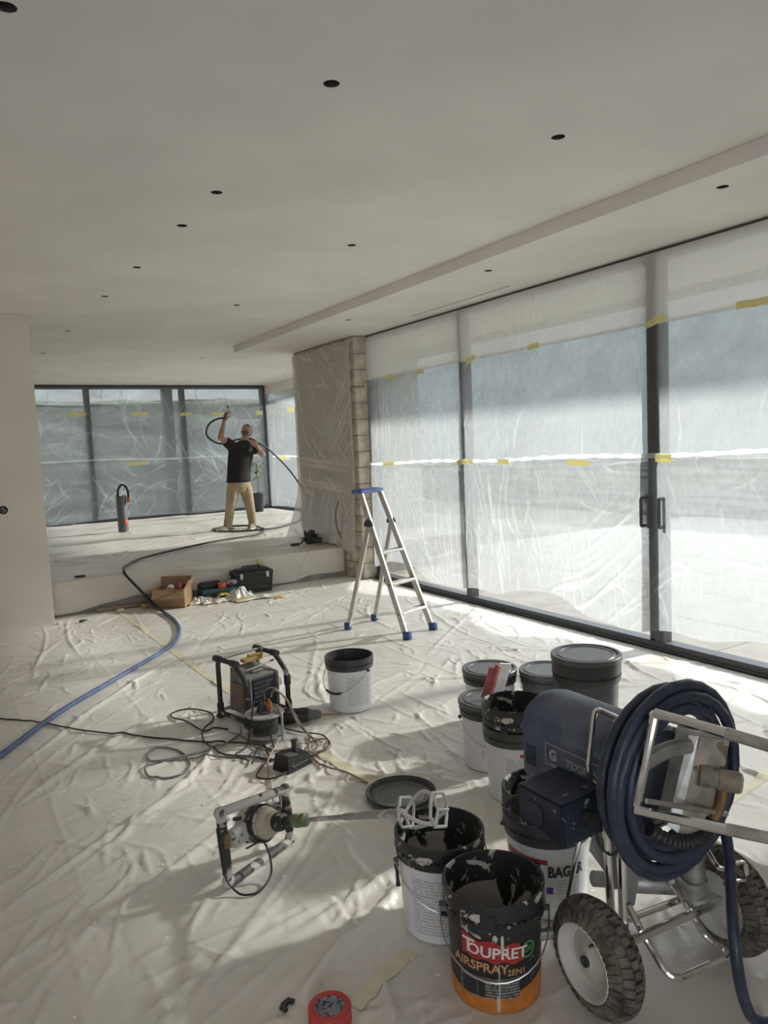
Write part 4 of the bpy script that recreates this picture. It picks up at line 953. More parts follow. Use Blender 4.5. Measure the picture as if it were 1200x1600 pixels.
# ------------------------------------------------------------------ caged site radio
def radio():
    O = (1.595, 4.325, .0045); t = thing('site_radio', 'dusty black site radio in a tubular roll cage, scraps on its top', 'radio', O, R(14))
    M_tub = pm('cage_black', (0.035, 0.035, 0.037), .55, splat=[((0.36, .34, .31), 16, .60)])
    M_body = pm('radio_body', (0.20, 0.195, 0.185), .6, var=.25, vscale=18)
    M_grl = pm('radio_grille', (0.018, 0.018, 0.022), .35)
    w, dp, h = .225, .21, .26
    mb = MB(); mb.hexa([(-w / 2, -dp / 2, .05), (w / 2, -dp / 2, .05), (w / 2, dp / 2, .05), (-w / 2, dp / 2, .05), (-w / 2, -dp / 2, .05 + h * .88), (w / 2, -dp / 2, .05 + h * .88), (w / 2 - .02, dp / 2, .05 + h), (-w / 2 + .02, dp / 2, .05 + h)]); body = mb.build('case', M_body, t)
    mb = MB(); mb.box((.0, -dp / 2 - .006, .17), (.175, .014, .20), bev=.006); g = mb.build('front_grille', M_grl, t)
    for k_ in range(6):
        mb = MB(); mb.box((0, -dp / 2 - .014, .10 + k_ * .028), (.165, .006, .006), bev=.002); mb.build('slat', M_greyp, g)
    mb = MB(); mb.box((.03, -dp / 2 - .0135, .235), (.05, .004, .022)); mb.build('display', pm('display_blue', (.03, .06, .10), .2), g)
    for s_ in (-1, 1):
        mb = MB(); mb.box((s_ * (w / 2 - .012), -dp / 2 - .005, .17), (.022, .018, .22), bev=.006); mb.build('corner_trim', M_body, t)
        mb = MB(); mb.box((s_ * (w / 2 + .004), 0, .16), (.012, .12, .15), bev=.006); mb.build('side_panel', pm('side_pinkish', (.22, .14, .12), .6, var=.2, vscale=20), t)
    X, Y, Zt = .150, .150, .370
    for sx_ in (-1, 1):
        mb = MB(); mb.tube(round_path([(sx_ * X, -Y, .03), (sx_ * X, -Y, .27), (sx_ * X, -Y * .2, Zt), (sx_ * X, Y, Zt), (sx_ * X, Y, .03), (sx_ * X, -Y, .03)], .045, 4), .0155, 10); c = mb.build('cage_side', M_tub, t)
        for yy, zz_ in ((-Y, .06), (-Y, .22), (Y, .06), (-Y * .2, Zt), (Y, Zt)):
            m2 = MB(); m2.tube([(sx_ * X, yy, zz_ - .03), (sx_ * X, yy, zz_ + .03)] if zz_ < .3 else [(sx_ * X, yy - .03, zz_), (sx_ * X, yy + .03, zz_)], .0215, 10); m2.build('bumper', M_blackp, c)
        mb = MB(); mb.box((sx_ * X, -Y, .012), (.05, .05, .024), bev=.008); mb.box((sx_ * X, Y, .012), (.05, .05, .024), bev=.008); mb.build('cage_foot', M_blackp, c)
    M_bar = pm('cage_bar_grey', (.34, .33, .31), .45, metal=.5, var=.2, vscale=20)
    for yy, zz_ in ((Y * .85, Zt + .004), (-Y, .045), (Y, .045)):
        mb = MB(); mb.tube([(-X, yy, zz_), (X, yy, zz_)], .0085, 10); mb.build('cross_bar', M_bar, t)
    mb = MB(); mb.tube([(-X * .75, -Y * .35, .315), (-X * .3, -Y * .45, .322), (X * .9, -Y * .25, .33)], .007, 8); mb.build('antenna', M_bar, t)
    mb = MB(); mb.box((0, -.04, .298), (.075, .04, .018), Matrix.Rotation(.12, 3, 'X'), bev=.005); mb.build('top_handle', M_body, t)
    return t
radio()
t = thing('wood_offcut', 'small yellow wood offcut lying across the top of the caged radio', 'wood piece', (1.62, 4.40, .345)); mb = MB(); mb.box((0, 0, 0), (.14, .045, .02), .25, bev=.002); mb.box((.03, .012, .018), (.10, .03, .014), .05, bev=.002); mb.build('strip', pm('offcut_wood', (.42, .30, .10), .7, var=.2, vscale=20), t)

# ------------------------------------------------------------------ cable reel
def reel():
    O = (1.515, 3.955, .0045); t = thing('cable_reel', 'grey cable reel with plugs in its top, in front of the caged radio', 'cable reel', O)
    M_r = pm('reel_grey', (.36, .355, .34), .6, var=.2, vscale=18); M_rd = pm('reel_cable', (.07, .07, .07), .6, var=.4, vscale=40)
    for z in (.018, .135):
        mb = MB(); mb.lathe([(0, z), (.095, z), (.109, z + .002), (.113, z + .008), (.109, z + .014), (.095, z + .012), (0, z + .012)], 32); mb.build('flange', M_r, t)
    mb = MB()
    for k_ in range(9): mb.lathe([(.068, .032 + k_ * .0112), (.0745, .0345 + k_ * .0112), (.0755, .038 + k_ * .0112), (.0745, .0412 + k_ * .0112), (.068, .0432 + k_ * .0112)], 24)
    mb.build('wound_cable', M_rd, t)
    mb = MB(); mb.tube(round_path([(.06, -.10, .0), (.06, -.112, .15), (.085, .02, .165), (.06, .10, .15), (.06, .10, .0)], .03, 4), .0075, 8); mb.build('stand', M_r, t)
    mb = MB(); mb.lathe([(0, .147), (.045, .147), (.05, .155), (.046, .165), (0, .167)], 20); mb.build('socket_plate', M_rd, t)
    p = MB(); p.lathe([(0, 0), (.019, 0), (.021, .01), (.017, .034), (.010, .050), (.006, .06), (0, .06)], 14, Matrix.Translation((.022, -.018, .166))); p.build('orange_plug', pm('plug_orange', (.36, .12, .04), .5, var=.2, vscale=30), t)['label'] = 'orange brown plug'
    p = MB(); p.lathe([(0, 0), (.021, 0), (.022, .018), (.014, .036), (.008, .046), (.005, .066), (0, .066)], 14, Matrix.Translation((-.026, -.012, .166))); p.build('black_plug', M_blackp, t)
    p = MB(); p.lathe([(0, 0), (.018, 0), (.018, .02), (.010, .036), (0, .04)], 14, Matrix.Translation((.004, .028, .166))); p.build('black_plug', M_blackp, t)
reel()
def cord(name, label, pts, r, mat, lift=0.0, zs=None, cat='cable'):
    P_ = []
    for i, p in enumerate(pts):
        if len(p) == 3: P_.append(Vector(p))
        else: P_.append(Vector((p[0], p[1], fh(*p) + r + lift)))
    S = smooth_path(P_, 7)
    S = [Vector((q.x, q.y, max(q.z, fh(q.x, q.y) + r * .9))) for q in S]
    mb = MB(); mb.tube(S, r, 7); o = mb.build(name, mat, origin=tuple(S[0])); return tag(o, label, cat)
M_cg = pm('cord_grey', (.20, .20, .20), .5, var=.3, vscale=20); M_cb = pm('cord_black', (.035, .035, .036), .5, var=.5, vscale=12); M_cbr = pm('cord_brown', (.28, .21, .15), .55, var=.25, vscale=15); M_cp = pm('cord_pink', (.45, .33, .26), .55)
cord('power_cable', 'thin black cable running in from the left edge of the photo to the reel', [(-.3, 6.0), (.237, 5.303), (.435, 5.051), (.646, 4.716), (.972, 4.341), (1.226, 4.064), (1.365, 3.93), (1.436, 3.79), (1.47, 3.74), (1.50, 3.84, .05)], .0048, M_cb)
cord('power_cable', 'grey cable lying in a figure-eight of loops left of the reel', [(1.439, 3.60), (1.242, 3.79), (1.035, 3.916), (.896, 3.971), (.827, 3.924), (.817, 3.828), (.887, 3.748), (.98, 3.752), (1.04, 3.852), (1.039, 4.051), (.963, 4.164), (.886, 4.124), (.874, 4.008), (1.009, 3.946, .018), (1.226, 3.952, .018), (1.393, 4.052, .02), (1.42, 4.12, .03)], .0055, M_cg, .001)
cord('power_cable', 'black cable curling in a wide loop left of the caged radio', [(1.37, 4.19), (1.311, 4.264), (1.242, 4.255), (1.195, 4.458), (1.151, 4.615), (1.2, 4.689), (1.295, 4.658), (1.374, 4.538), (1.35, 4.404), (1.258, 4.28, .02), (1.214, 4.191, .02), (1.187, 4.037, .024), (1.225, 3.845), (1.338, 3.707), (1.40, 3.60)], .0052, M_cb, .002)
cord('power_cable', 'brown cord running from the reel to the bucket lid', [(1.555, 3.945, .235), (1.575, 3.93, .275), (1.63, 3.90, .22), (1.67, 3.84, .10), (1.70, 3.76), (1.62, 3.60), (1.594, 3.414), (1.64, 3.22), (1.675, 3.06)], .0052, M_cbr)
cord('power_cable', 'tan cord tangled around the foot of the reel', [(1.351, 4.12), (1.40, 4.02), (1.40, 3.82), (1.45, 3.72), (1.56, 3.68), (1.66, 3.70), (1.754, 3.658), (1.72, 3.552), (1.60, 3.55)], .0048, M_cbr, .006)
cord('power_cable', 'pinkish cord from the reel down to the paddle mixer', [(1.54, 3.83, .02), (1.47, 3.72, .03), (1.38, 3.60, .02), (1.33, 3.46), (1.29, 3.34), (1.24, 3.20), (1.19, 2.98, .03), (1.13, 2.83, .14), (1.115, 2.795, .235)], .0050, M_cp, .004)
cord('power_cable', 'black lead looped around the battery charger', [(1.30, 3.62), (1.38, 3.76), (1.44, 3.80, .03), (1.40, 3.64, .02), (1.319, 3.54), (1.26, 3.45), (1.322, 3.385), (1.40, 3.40)], .0048, M_cb, .012)
cord('power_cable', 'dark cable arching out of the reel top and down to its left', [(1.50, 3.95, .235), (1.495, 3.94, .28), (1.45, 3.93, .25), (1.41, 3.90, .13), (1.36, 3.86, .02), (1.27, 3.78), (1.30, 3.67)], .0050, M_cb, .01)
cord('power_cable', 'grey cable arching out of the reel top and down to its right', [(1.535, 3.99, .21), (1.53, 3.97, .27), (1.58, 3.95, .28), (1.645, 3.93, .20), (1.675, 3.87, .08), (1.71, 3.75), (1.68, 3.62), (1.60, 3.54)], .0056, M_cg, .004)
cord('power_cable', 'thin black cable bending right of the reel past the drill', [(1.64, 4.0, .012), (1.70, 3.86), (1.77, 3.74), (1.74, 3.60), (1.64, 3.51), (1.56, 3.52)], .0042, M_cb, .008)
# drill
def drill():
    O = (1.76, 4.03, .005); t = thing('drill', 'black power drill lying on its side beside the cable reel, long bit pointing right', 'drill', O, R(-28))
    Rx = Matrix.Rotation(R(90), 4, 'Y')
    mb = MB(); mb.lathe([(0, -.13), (.03, -.13), (.042, -.12), (.046, -.07), (.042, -.02), (.045, .03), (.040, .06), (0, .06)], 20, Matrix.Translation((0, 0, .048)) @ Rx); mb.box((-.05, .06, .035), (.05, .13, .045), Matrix.Rotation(-.15, 3, 'Z'), bev=.016, seg=2); mb.build('body', pm('drill_black', (.022, .022, .024), .5, splat=[((.2, .19, .18), 30, .66)]), t)
    mb = MB(); mb.lathe([(.036, .06), (.034, .075), (.029, .085), (.030, .10), (.027, .118), (.018, .135), (0, .135)], 18, Matrix.Translation((0, 0, .046)) @ Rx); mb.build('chuck', pm('chuck_grey', (.13, .13, .13), .5, metal=.4), t)
    mb = MB(); mb.tube([(.13, 0, .044), (.20, 0, .040), (.26, 0, .036)], [.0055, .005, .003], 8); mb.build('bit', pm('bit_copper', (.30, .15, .08), .4, metal=.7), t)
    for k_ in range(5):
        mb = MB(); mb.box((-.085 + k_ * .014, -.041, .05), (.005, .012, .035), bev=.001); mb.build('vent_slot', M_blackp, t)
drill()
def charger():
    O = (1.475, 3.495, .005); t = thing('battery_charger', 'black battery charger with an upright post, among the cables', 'charger', O, R(20))
    mb = MB(); mb.hexa([(-.085, -.06, 0), (.085, -.06, 0), (.085, .06, 0), (-.085, .06, 0), (-.07, -.045, .075), (.075, -.045, .06), (.075, .05, .065), (-.07, .05, .085)]); mb.build('housing', pm('charger_black', (.016, .016, .018), .5, splat=[((.16, .16, .16), 30, .68)]), t)
    for k_ in range(4):
        mb = MB(); mb.box((-.055 + k_ * .016, -.02, .080 - k_ * .002), (.007, .05, .006), bev=.001); mb.build('vent_rib', pm('charger_grey', (.24, .24, .24), .5), t)
    mb = MB(); mb.tube([(.03, .01, .06), (.032, .012, .105), (.034, .014, .13)], [.018, .016, .020], 12); mb.build('post', M_greyp, t)
    mb = MB(); mb.box((0, -.055, .022), (.12, .012, .016), bev=.003); mb.build('front_lip', M_blackp, t)
charger()
# red tape roll and black scrap
t = thing('tape_roll', 'red roll of masking tape lying flat at the bottom edge of the photo', 'tape roll', (0.845, 1.835, .005))
mb = MB(); mb.lathe([(.043, 0), (.060, 0), (.0625, .003), (.0625, .045), (.060, .048), (.043, .048), (.043, 0)], 40); mb.build('tape_winding', pm('tape_red', (.55, .055, .045), .45, var=.08, vscale=30), t)
M_core = pm('core_print', (.34, .34, .40), .6, splat=[((.06, .05, .10), 60, .55)])
mb = MB(); mb.lathe([(.0428, 0), (.0428, .046), (.040, .046), (.040, .0)], 32); mb.lathe([(0, .030), (.041, .030)][::-1], 32); mb.build('core', M_core, t)
mb = MB(); mb.prism([(-.025, -.012), (-.012, -.014), (-.008, .0), (.008, .0), (.014, -.014), (.026, -.010), (.022, .014), (-.004, .018), (-.022, .012)], .007, Matrix.Translation((.765, 1.960, .006)) @ Matrix.Rotation(.5, 4, 'Z')); tag(mb.build('plastic_clip', M_blackp, origin=(.765, 1.960, .006)), 'small black plastic clip on the floor beside the red tape roll', 'clip')
# pink and white spatula standing on the closed white bucket
def spatula():
    O = (2.355, 2.90, BH + .0115); t = thing('spatula', 'wide white-bladed spatula with pink edge standing on the closed white bucket', 'spatula', O, R(6))
    tl = Matrix.Rotation(R(10), 4, 'X') @ Matrix.Rotation(R(14), 4, 'Y')
    mb = MB(); mb.box((.045, 0, .085), (.095, .007, .165), (tl.to_3x3()), bev=.002); mb.build('blade', pm('blade_white', (.74, .74, .78), .4, var=.12, vscale=25), t)
    M_pk = pm('spatula_pink', (.62, .20, .21), .5, var=.12, vscale=20)
    mb = MB(); mb.box((-.008, 0, .085), (.022, .026, .172), tl.to_3x3(), bev=.003); mb.build('edge_grip', M_pk, t)
    mb = MB(); mb.box((-.035, .012, .078), (.036, .010, .165), tl.to_3x3() @ Matrix.Rotation(-.5, 3, 'Z'), bev=.003); mb.build('side_wing', M_pk, t)
spatula()

# ------------------------------------------------------------------ airless sprayer on its cart
def sprayer():
    O = (1.765, 1.41, 0.0); t = thing('paint_sprayer', 'navy blue airless paint sprayer on a chrome two-wheeled cart', 'paint sprayer', O)
    ax = Vector((.996, -.085, 0)).normalized(); ay = Vector((.085, .996, 0)).normalized(); az = Vector((0, 0, 1))
    RW, HW = .168, .055
    # --- wheels: tyre with tread lugs, white rim, hub
    def wheel(c, out):
        """out: +1 if the dished outer side looks along +ax"""
        Mw = Matrix.Translation(c) @ Matrix((ay, az, ax)).transposed().to_4x4()        # local z = axle
        mb = MB(); q = []
        for k_ in range(13):
            f = -1 + 2 * k_ / 12; q.append((RW - .012 - .055 * abs(f) ** 3.0, HW * f))
        prof = [(.098, -HW * .78), (.112, -HW * 1.0)] + q[1:-1] + [(.112, HW * 1.0), (.098, HW * .78)]
        mb.lathe(prof, 56, Mw)
        nl = 36
        for k_ in range(nl):
            a = 2 * math.pi * k_ / nl
            for row, (w0, w1, da, sh) in enumerate(((-.036, -.0145, .0, .35), (-.012, .012, .5, 0), (.0145, .036, .0, -.35))):
                a0 = a + (da * 2 * math.pi / nl); half = .40 * 2 * math.pi / nl
                V = []
                for (rr_) in (0, 1):
                    for (aa, ww) in ((-half, w0), (half, w0), (half * (1.0), w1), (-half, w1)):
                        base = RW - .012 - .055 * abs(ww / HW) ** 3.0
                        r = base - .004 if rr_ == 0 else base + .0085
                        ang = a0 + aa * (1 if rr_ == 0 else .86) + sh * (ww - (w0 + w1) / 2) * 3
                        V.append((r * math.cos(ang), r * math.sin(ang), ww))
                mb.add(V, [(0, 3, 2, 1), (4, 5, 6, 7), (0, 1, 5, 4), (1, 2, 6, 5), (2, 3, 7, 6), (3, 0, 4, 7)], 0, Mw)
            for s_ in (-1, 1):                                                         # shoulder lugs
                a0 = a + (.5 * 2 * math.pi / nl); half = .34 * 2 * math.pi / nl; V = []
                for rr_ in (0, 1):
                    for (aa, f) in ((-half, .72), (half, .72), (half * .8, .97), (-half * .8, .97)):
                        base = RW - .012 - .055 * f ** 3.0; r = base - .004 if rr_ == 0 else base + .007
                        V.append((r * math.cos(a0 + aa), r * math.sin(a0 + aa), s_ * HW * (f + (.06 if rr_ else 0))))
                fs = [(0, 3, 2, 1), (4, 5, 6, 7), (0, 1, 5, 4), (1, 2, 6, 5), (2, 3, 7, 6), (3, 0, 4, 7)]
                mb.add(V, fs if s_ > 0 else [f_[::-1] for f_ in fs], 0, Mw)
        w = mb.build('wheel', M_rubber, t, origin=O, smooth=32); w['label'] = 'black knobbly tyre with white rim'
        mb = MB(); s_ = out
        mb.lathe([(.102, s_ * .050), (.106, s_ * .053), (.103, s_ * .056), (.096, s_ * .052), (.090, s_ * .022), (.080, s_ * .016), (.055, s_ * .020), (.040, s_ * .032), (.022, s_ * .034), (.020, s_ * .040), (0, s_ * .040)], 40, Mw)
        mb.lathe([(.102, -s_ * .050), (.096, -s_ * .045), (.088, -s_ * .018), (.04, -s_ * .018), (0, -s_ * .02)], 40, Mw); mb.build('rim', M_rimw, w, origin=O)
        mb = MB(); mb.lathe([(.016, s_ * .039), (.016, s_ * .047), (.011, s_ * .047), (.010, s_ * .043), (0, s_ * .043)], 20, Mw); mb.build('hub_cap', M_greyp, w, origin=O)
        mb = MB(); p0 = Mw @ Vector((-.030, .068, s_ * .022)); p1 = Mw @ Vector((-.022, .058, s_ * .048)); mb.cyl(p0, p1, .0055, .004, 8); mb.build('valve', M_blackp, w, origin=O)
    WN, WF = Vector((1.500, 1.432, RW + .004)), Vector((2.030, 1.387, RW + .004))
    wheel(WN, -1); wheel(WF, 1)
    def pipe(name, pts, r, mat=M_chrome, n=10, rad=.03, parent=t):
        mb = MB(); mb.tube(round_path(pts, rad, 5), r, n); return mb.build(name, mat, parent, origin=O)
    pipe('axle', [WN + ax * .02, WF - ax * .02], .0135)
    # --- foot loop, uprights, struts
    pipe('foot_loop', [(1.655, 1.455, .26), (1.70, 1.43, .15), (1.690, 1.33, .075), (1.945, 1.305, .070), (1.945, 1.40, .065), (1.895, 1.43, .18), (1.85, 1.45, .26)], .0105, rad=.05)
    pipe('upright', [(1.648, 1.462, .175), (1.648, 1.470, .56)], .0145)
    pipe('upright', [(1.612, 1.475, .175), (1.606, 1.490, .56)], .0125)
    pipe('upright', [(1.925, 1.455, .15), (1.905, 1.46, .56)], .0165)
    pipe('rear_strut', [(1.545, 1.60, .20), (1.611, 1.60, .405), (1.66, 1.60, .53)], .0075, rad=.04)
    pipe('rear_crossbar', [(1.40, 1.600, .175), (1.55, 1.545, .175), (1.60, 1.47, .175)], .0165, mat=M_galv)
    pipe('brace', [(1.60, 1.475, .20), (1.925, 1.455, .18)], .011)
    mb = MB(); mb.hexa([(1.60, 1.55, .40), (1.72, 1.50, .20), (1.74, 1.50, .20), (1.63, 1.56, .40), (1.60, 1.52, .52), (1.76, 1.47, .52), (1.78, 1.47, .52), (1.63, 1.53, .52)]); mb.build('side_plate', pm('plate_grey', (.34, .35, .36), .45, metal=.4, var=.1, vscale=12), t, origin=O)
    # --- fluid section: intake elbow with thread, lower pump body
    mb = MB(); a, b = Vector((1.735, 1.60, .235)), Vector((1.97, 1.50, .185)); mb.tube([a, a.lerp(b, .25), a.lerp(b, .3), b], [.026, .028, .036, .034], 18); mb.build('pump_body', M_galv, t, origin=O)
    d = (b - a).normalized()
    mb = MB(); 
    for k_ in range(6): mb.tube([a - d * (.008 + k_ * .008), a - d * (.012 + k_ * .008)], [.0245, .0245], 18)
    mb.tube([a, a - d * .055], .021, 18); th_ = mb.build('intake_thread', M_rimw, t, origin=O)
    mb = MB(); mb.tube([(1.93, 1.43, .20), (1.925, 1.43, .36), (1.92, 1.43, .50)], [.036, .036, .030], 18)
    for z in (.24, .36, .44): mb.lathe([(.036, 0), (.044, .002), (.044, .016), (.036, .018)], 18, Matrix.Translation((1.925, 1.43, z)))
    mb.build('displacement_pump', M_galv, t, origin=O)
    pipe('bucket_hook', [(1.90, 1.37, .40), (1.885, 1.31, .355), (1.99, 1.30, .352), (2.012, 1.30, .285), (1.91, 1.31, .305)], .0075, rad=.02, n=8)
    # --- motor shroud along the cart, ridge on each side
    prof = [(-.105, -.13), (-.125, -.115), (-.125, .038), (-.138, .046), (-.138, .060), (-.124, .072)]
    for k_ in range(1, 14): a_ = math.pi * (1 - k_ / 14); prof.append((.126 * math.cos(a_), .068 + .085 * math.sin(a_)))
    prof += [(-x, z) for x, z in prof[:6]][::-1]
    cx, cz = 1.750, .637; ys = [(1.405, .93), (1.42, 1.0), (1.62, 1.0), (1.84, 1.0), (1.868, .95), (1.884, .82)]
    mb = MB(); V = []; n_ = len(prof)
    for y, s_ in ys: V += [(cx + x * s_ + (1.62 - y) * -.0, y, cz + z * s_) for x, z in prof]
    F_ = []
    for i in range(len(ys) - 1):
        for k_ in range(n_): l_ = (k_ + 1) % n_; F_.append((i * n_ + k_, (i + 1) * n_ + k_, (i + 1) * n_ + l_, i * n_ + l_))
    F_.append(tuple(range(n_))); F_.append(tuple((len(ys) - 1) * n_ + k_ for k_ in range(n_))[::-1]); mb.add(V, F_); mot = mb.build('motor_shroud', M_navy_dusty, t, origin=O, smooth=30)
    x = cx - .1265
    def side(mb, pts, off=0.0):      # polygon in (y, z) on the near side of the shroud
        mb.add([(x - off, y, z) for y, z in pts], [tuple(range(len(pts)))])
    y0, y1, z0, z1, e = 1.755, 1.425, .595, .668, .0035
    mb = MB(); side(mb, [(y0, z0), (y0, z1), (y0 - e, z1), (y0 - e, z0)]); side(mb, [(y1 + e, z0), (y1 + e, z1), (y1, z1), (y1, z0)]); side(mb, [(y0, z1), (y1, z1), (y1, z1 - e), (y0, z1 - e)]); side(mb, [(y0, z0 + e), (y1, z0 + e), (y1, z0), (y0, z0)])
    mb.build('label_border', pm('label_grey', (.42, .43, .46), .5), mot, origin=O)
    def stext(body, size, y, z, bold, nm, sxx=1.0):
        V, F_ = text_mesh(body, size, bold); mb = MB(); mb.add([(x - .0015, y - p.x * sxx, z + p.y) for p in V], F_); mb.build(nm, pm('label_grey', (.42, .43, .46), .5), mot, origin=O)
    stext('TEXSPRAY', .034, 1.586, .628, .0008, 'product_lettering', .95)
    stext('MARK V', .020, 1.468, .618, .0004, 'model_lettering')
    stext('G', .046, 1.718, .633, .0022, 'logo')
    mb = MB(); mb.box((x - .001, 1.718, .604), (.001, .030, .003)); mb.build('logo_line', pm('label_grey', (.42, .43, .46), .5), mot, origin=O)
    mb = MB(); V = []
    for k_ in range(6):
        a_ = math.pi * (.42 + .22 * k_ / 5); V += [(cx + .1275 * math.cos(a_), 1.45, cz + .069 + .0855 * math.sin(a_)), (cx + .1275 * math.cos(a_), 1.54, cz + .069 + .0855 * math.sin(a_))]
    mb.add(V, [(2 * i, 2 * i + 1, 2 * i + 3, 2 * i + 2) for i in range(5)]); mb.build('warning_sticker', pm('sticker_tan', (.45, .44, .36), .5, var=.2, vscale=30), mot, origin=O)
    for k_ in range(5):
        mb = MB(); mb.box((cx - .124, 1.805 + k_ * .010, .60 + .0 * k_), (.006, .005, .07), bev=.001); mb.build('vent_rib', M_navydark, mot, origin=O)
    mb = MB()
    for k_ in range(2): mb.box((cx, 1.45 + .3 * k_, .495), (.16, .05, .03), bev=.006)
    mb.box((cx + .03, 1.60, .480), (.14, .36, .012), bev=.003); mb.box((cx + .03, 1.47, .487), (.32, .05, .02), bev=.004); mb.build('motor_mount', M_galv, t, origin=O)
    # --- control box on the near side
    mb = MB(); mb.hexa([(1.452, 1.50, .470), (1.625, 1.50, .478), (1.625, 1.705, .500), (1.452, 1.695, .497), (1.442, 1.50, .606), (1.625, 1.50, .612), (1.625, 1.70, .606), (1.446, 1.694, .602)])
    bm = bmesh.new(); vv = [bm.verts.new(p) for p in mb.v]; [bm.faces.new([vv[i] for i in f]) for f in mb.f]; bmesh.ops.bevel(bm, geom=list(bm.edges), offset=.006, segments=2, affect='EDGES'); bm.verts.index_update()
    mb = MB(); mb.add([v.co for v in bm.verts], [[v.index for v in f.verts] for f in bm.faces]); bm.free(); cbx = mb.build('control_box', M_navydark, t, origin=O)
    mb = MB(); mb.box((1.444, 1.61, .545), (.006, .06, .05), bev=.002); mb.build('cover_plate', M_navydark, cbx, origin=O)
    mb = MB(); mb.lathe([(.020, 0), (.022, .004), (.018, .022), (0, .024)], 16, Matrix.Translation((1.54, 1.50, .545)) @ Matrix.Rotation(R(90), 4, 'X')); mb.build('pressure_knob', M_blackp, cbx, origin=O)
    mb = MB(); mb.tube(smooth_path([(1.60, 1.52, .47), (1.595, 1.50, .44), (1.60, 1.47, .425), (1.615, 1.455, .435), (1.618, 1.45, .45)], 4), .004, 6); mb.build('hook', M_blackp, cbx, origin=O)
    # --- hose guard wire beside the motor
    pipe('hose_hanger', [(1.70, 1.525, .80), (1.600, 1.515, .853), (1.562, 1.510, .668), (1.600, 1.51, .622), (1.70, 1.52, .600)], .0085, rad=.03)
    # --- gear housing, valve and hoses in the middle of the coil
    mb = MB(); mb.hexa([(1.628, 1.26, .575), (1.72, 1.215, .555), (1.735, 1.27, .555), (1.65, 1.32, .575), (1.722, 1.26, .835), (1.80, 1.215, .815), (1.815, 1.27, .815), (1.742, 1.32, .835)]); gh = mb.build('gear_housing', pm('housing_worn', (.40, .37, .32), .55, metal=.3, var=.25, vscale=16, splat=[((.22, .17, .12), 18, .62)]), t, origin=O)
    mb = MB(); mb.hexa([(1.612, 1.275, .595), (1.630, 1.255, .575), (1.652, 1.315, .575), (1.64, 1.33, .595), (1.705, 1.275, .825), (1.724, 1.255, .835), (1.744, 1.315, .835), (1.73, 1.33, .83)]); mb.build('housing_flange', M_galv, gh, origin=O)
    mb = MB(); a, b = Vector((1.705, 1.245, .72)), Vector((1.775, 1.175, .705)); mb.tube([a, a.lerp(b, .3), a.lerp(b, .32), a.lerp(b, .45), a.lerp(b, .47), b], [.028, .028, .025, .025, .028, .029], 20); mb.build('valve_body', pm('valve_tan', (.27, .24, .19), .6, var=.2, vscale=25), gh, origin=O)
    d = (b - a).normalized(); mb = MB(); mb.tube([b, b + d * .006, b + d * .007], [.027, .027, .022], 20); mb.build('valve_cap', pm('valve_cap', (.42, .42, .38), .4), gh, origin=O)
    pipe('valve_lever', [(1.775, 1.215, .705), (1.83, 1.20, .690)], .007, mat=M_galv, parent=gh)
    pipe('valve_elbow', [(1.752, 1.205, .69), (1.742, 1.205, .64), (1.722, 1.215, .60)], .014, mat=pm('brass_brown', (.24, .15, .08), .5, metal=.5, var=.3, vscale=25), parent=gh)
    sp = smooth_path([(1.722, 1.215, .605), (1.71, 1.22, .575), (1.675, 1.225, .557), (1.63, 1.235, .558), (1.58, 1.25, .575), (1.535, 1.27, .61)], 12)
    mb = MB(); mb.tube(sp, [.0165 if i % 3 else .0195 for i in range(len(sp))], 12); mb.build('ribbed_hose', M_hose_blk, gh, origin=O)
    pipe('pressure_arm', [(1.545, 1.30, .775), (1.62, 1.285, .80), (1.70, 1.275, .795)], .022, mat=pm('arm_grey', (.24, .24, .22), .5, var=.2, vscale=20), rad=.05)
    pipe('tie_rod', [(1.612, 1.25, .868), (1.80, 1.20, .812), (1.83, 1.19, .800)], .0075, mat=M_galv); pipe('tie_rod', [(1.512, 1.26, .698), (1.70, 1.22, .632), (1.76, 1.20, .612)], .0075, mat=M_galv)
    # --- handle: square bar with two arms that carry the coil
    h = pipe('handle_bar', [(1.645, 1.50, .60), (1.60, 1.42, .62), (1.500, 1.285, .667), (1.553, 1.262, .923), (1.68, 1.44, .80), (1.70, 1.50, .74)], .0125, rad=.022)
    pipe('handle_arm', [(1.553, 1.262, .923), (1.578, 1.12, .921), (1.604, .975, .915)], .0135, parent=h); pipe('handle_arm', [(1.500, 1.285, .667), (1.55, 1.13, .680), (1.604, .985, .690)], .0135, parent=h)
    pipe('handle_grip', [(1.585, 1.08, .9195), (1.612, .925, .913), (1.65, .86, .93)], .0150, mat=M_galv, parent=h); pipe('handle_grip', [(1.573, 1.07, .6845), (1.615, .955, .6935), (1.65, .86, .735)], .0150, mat=M_galv, parent=h)
sprayer()
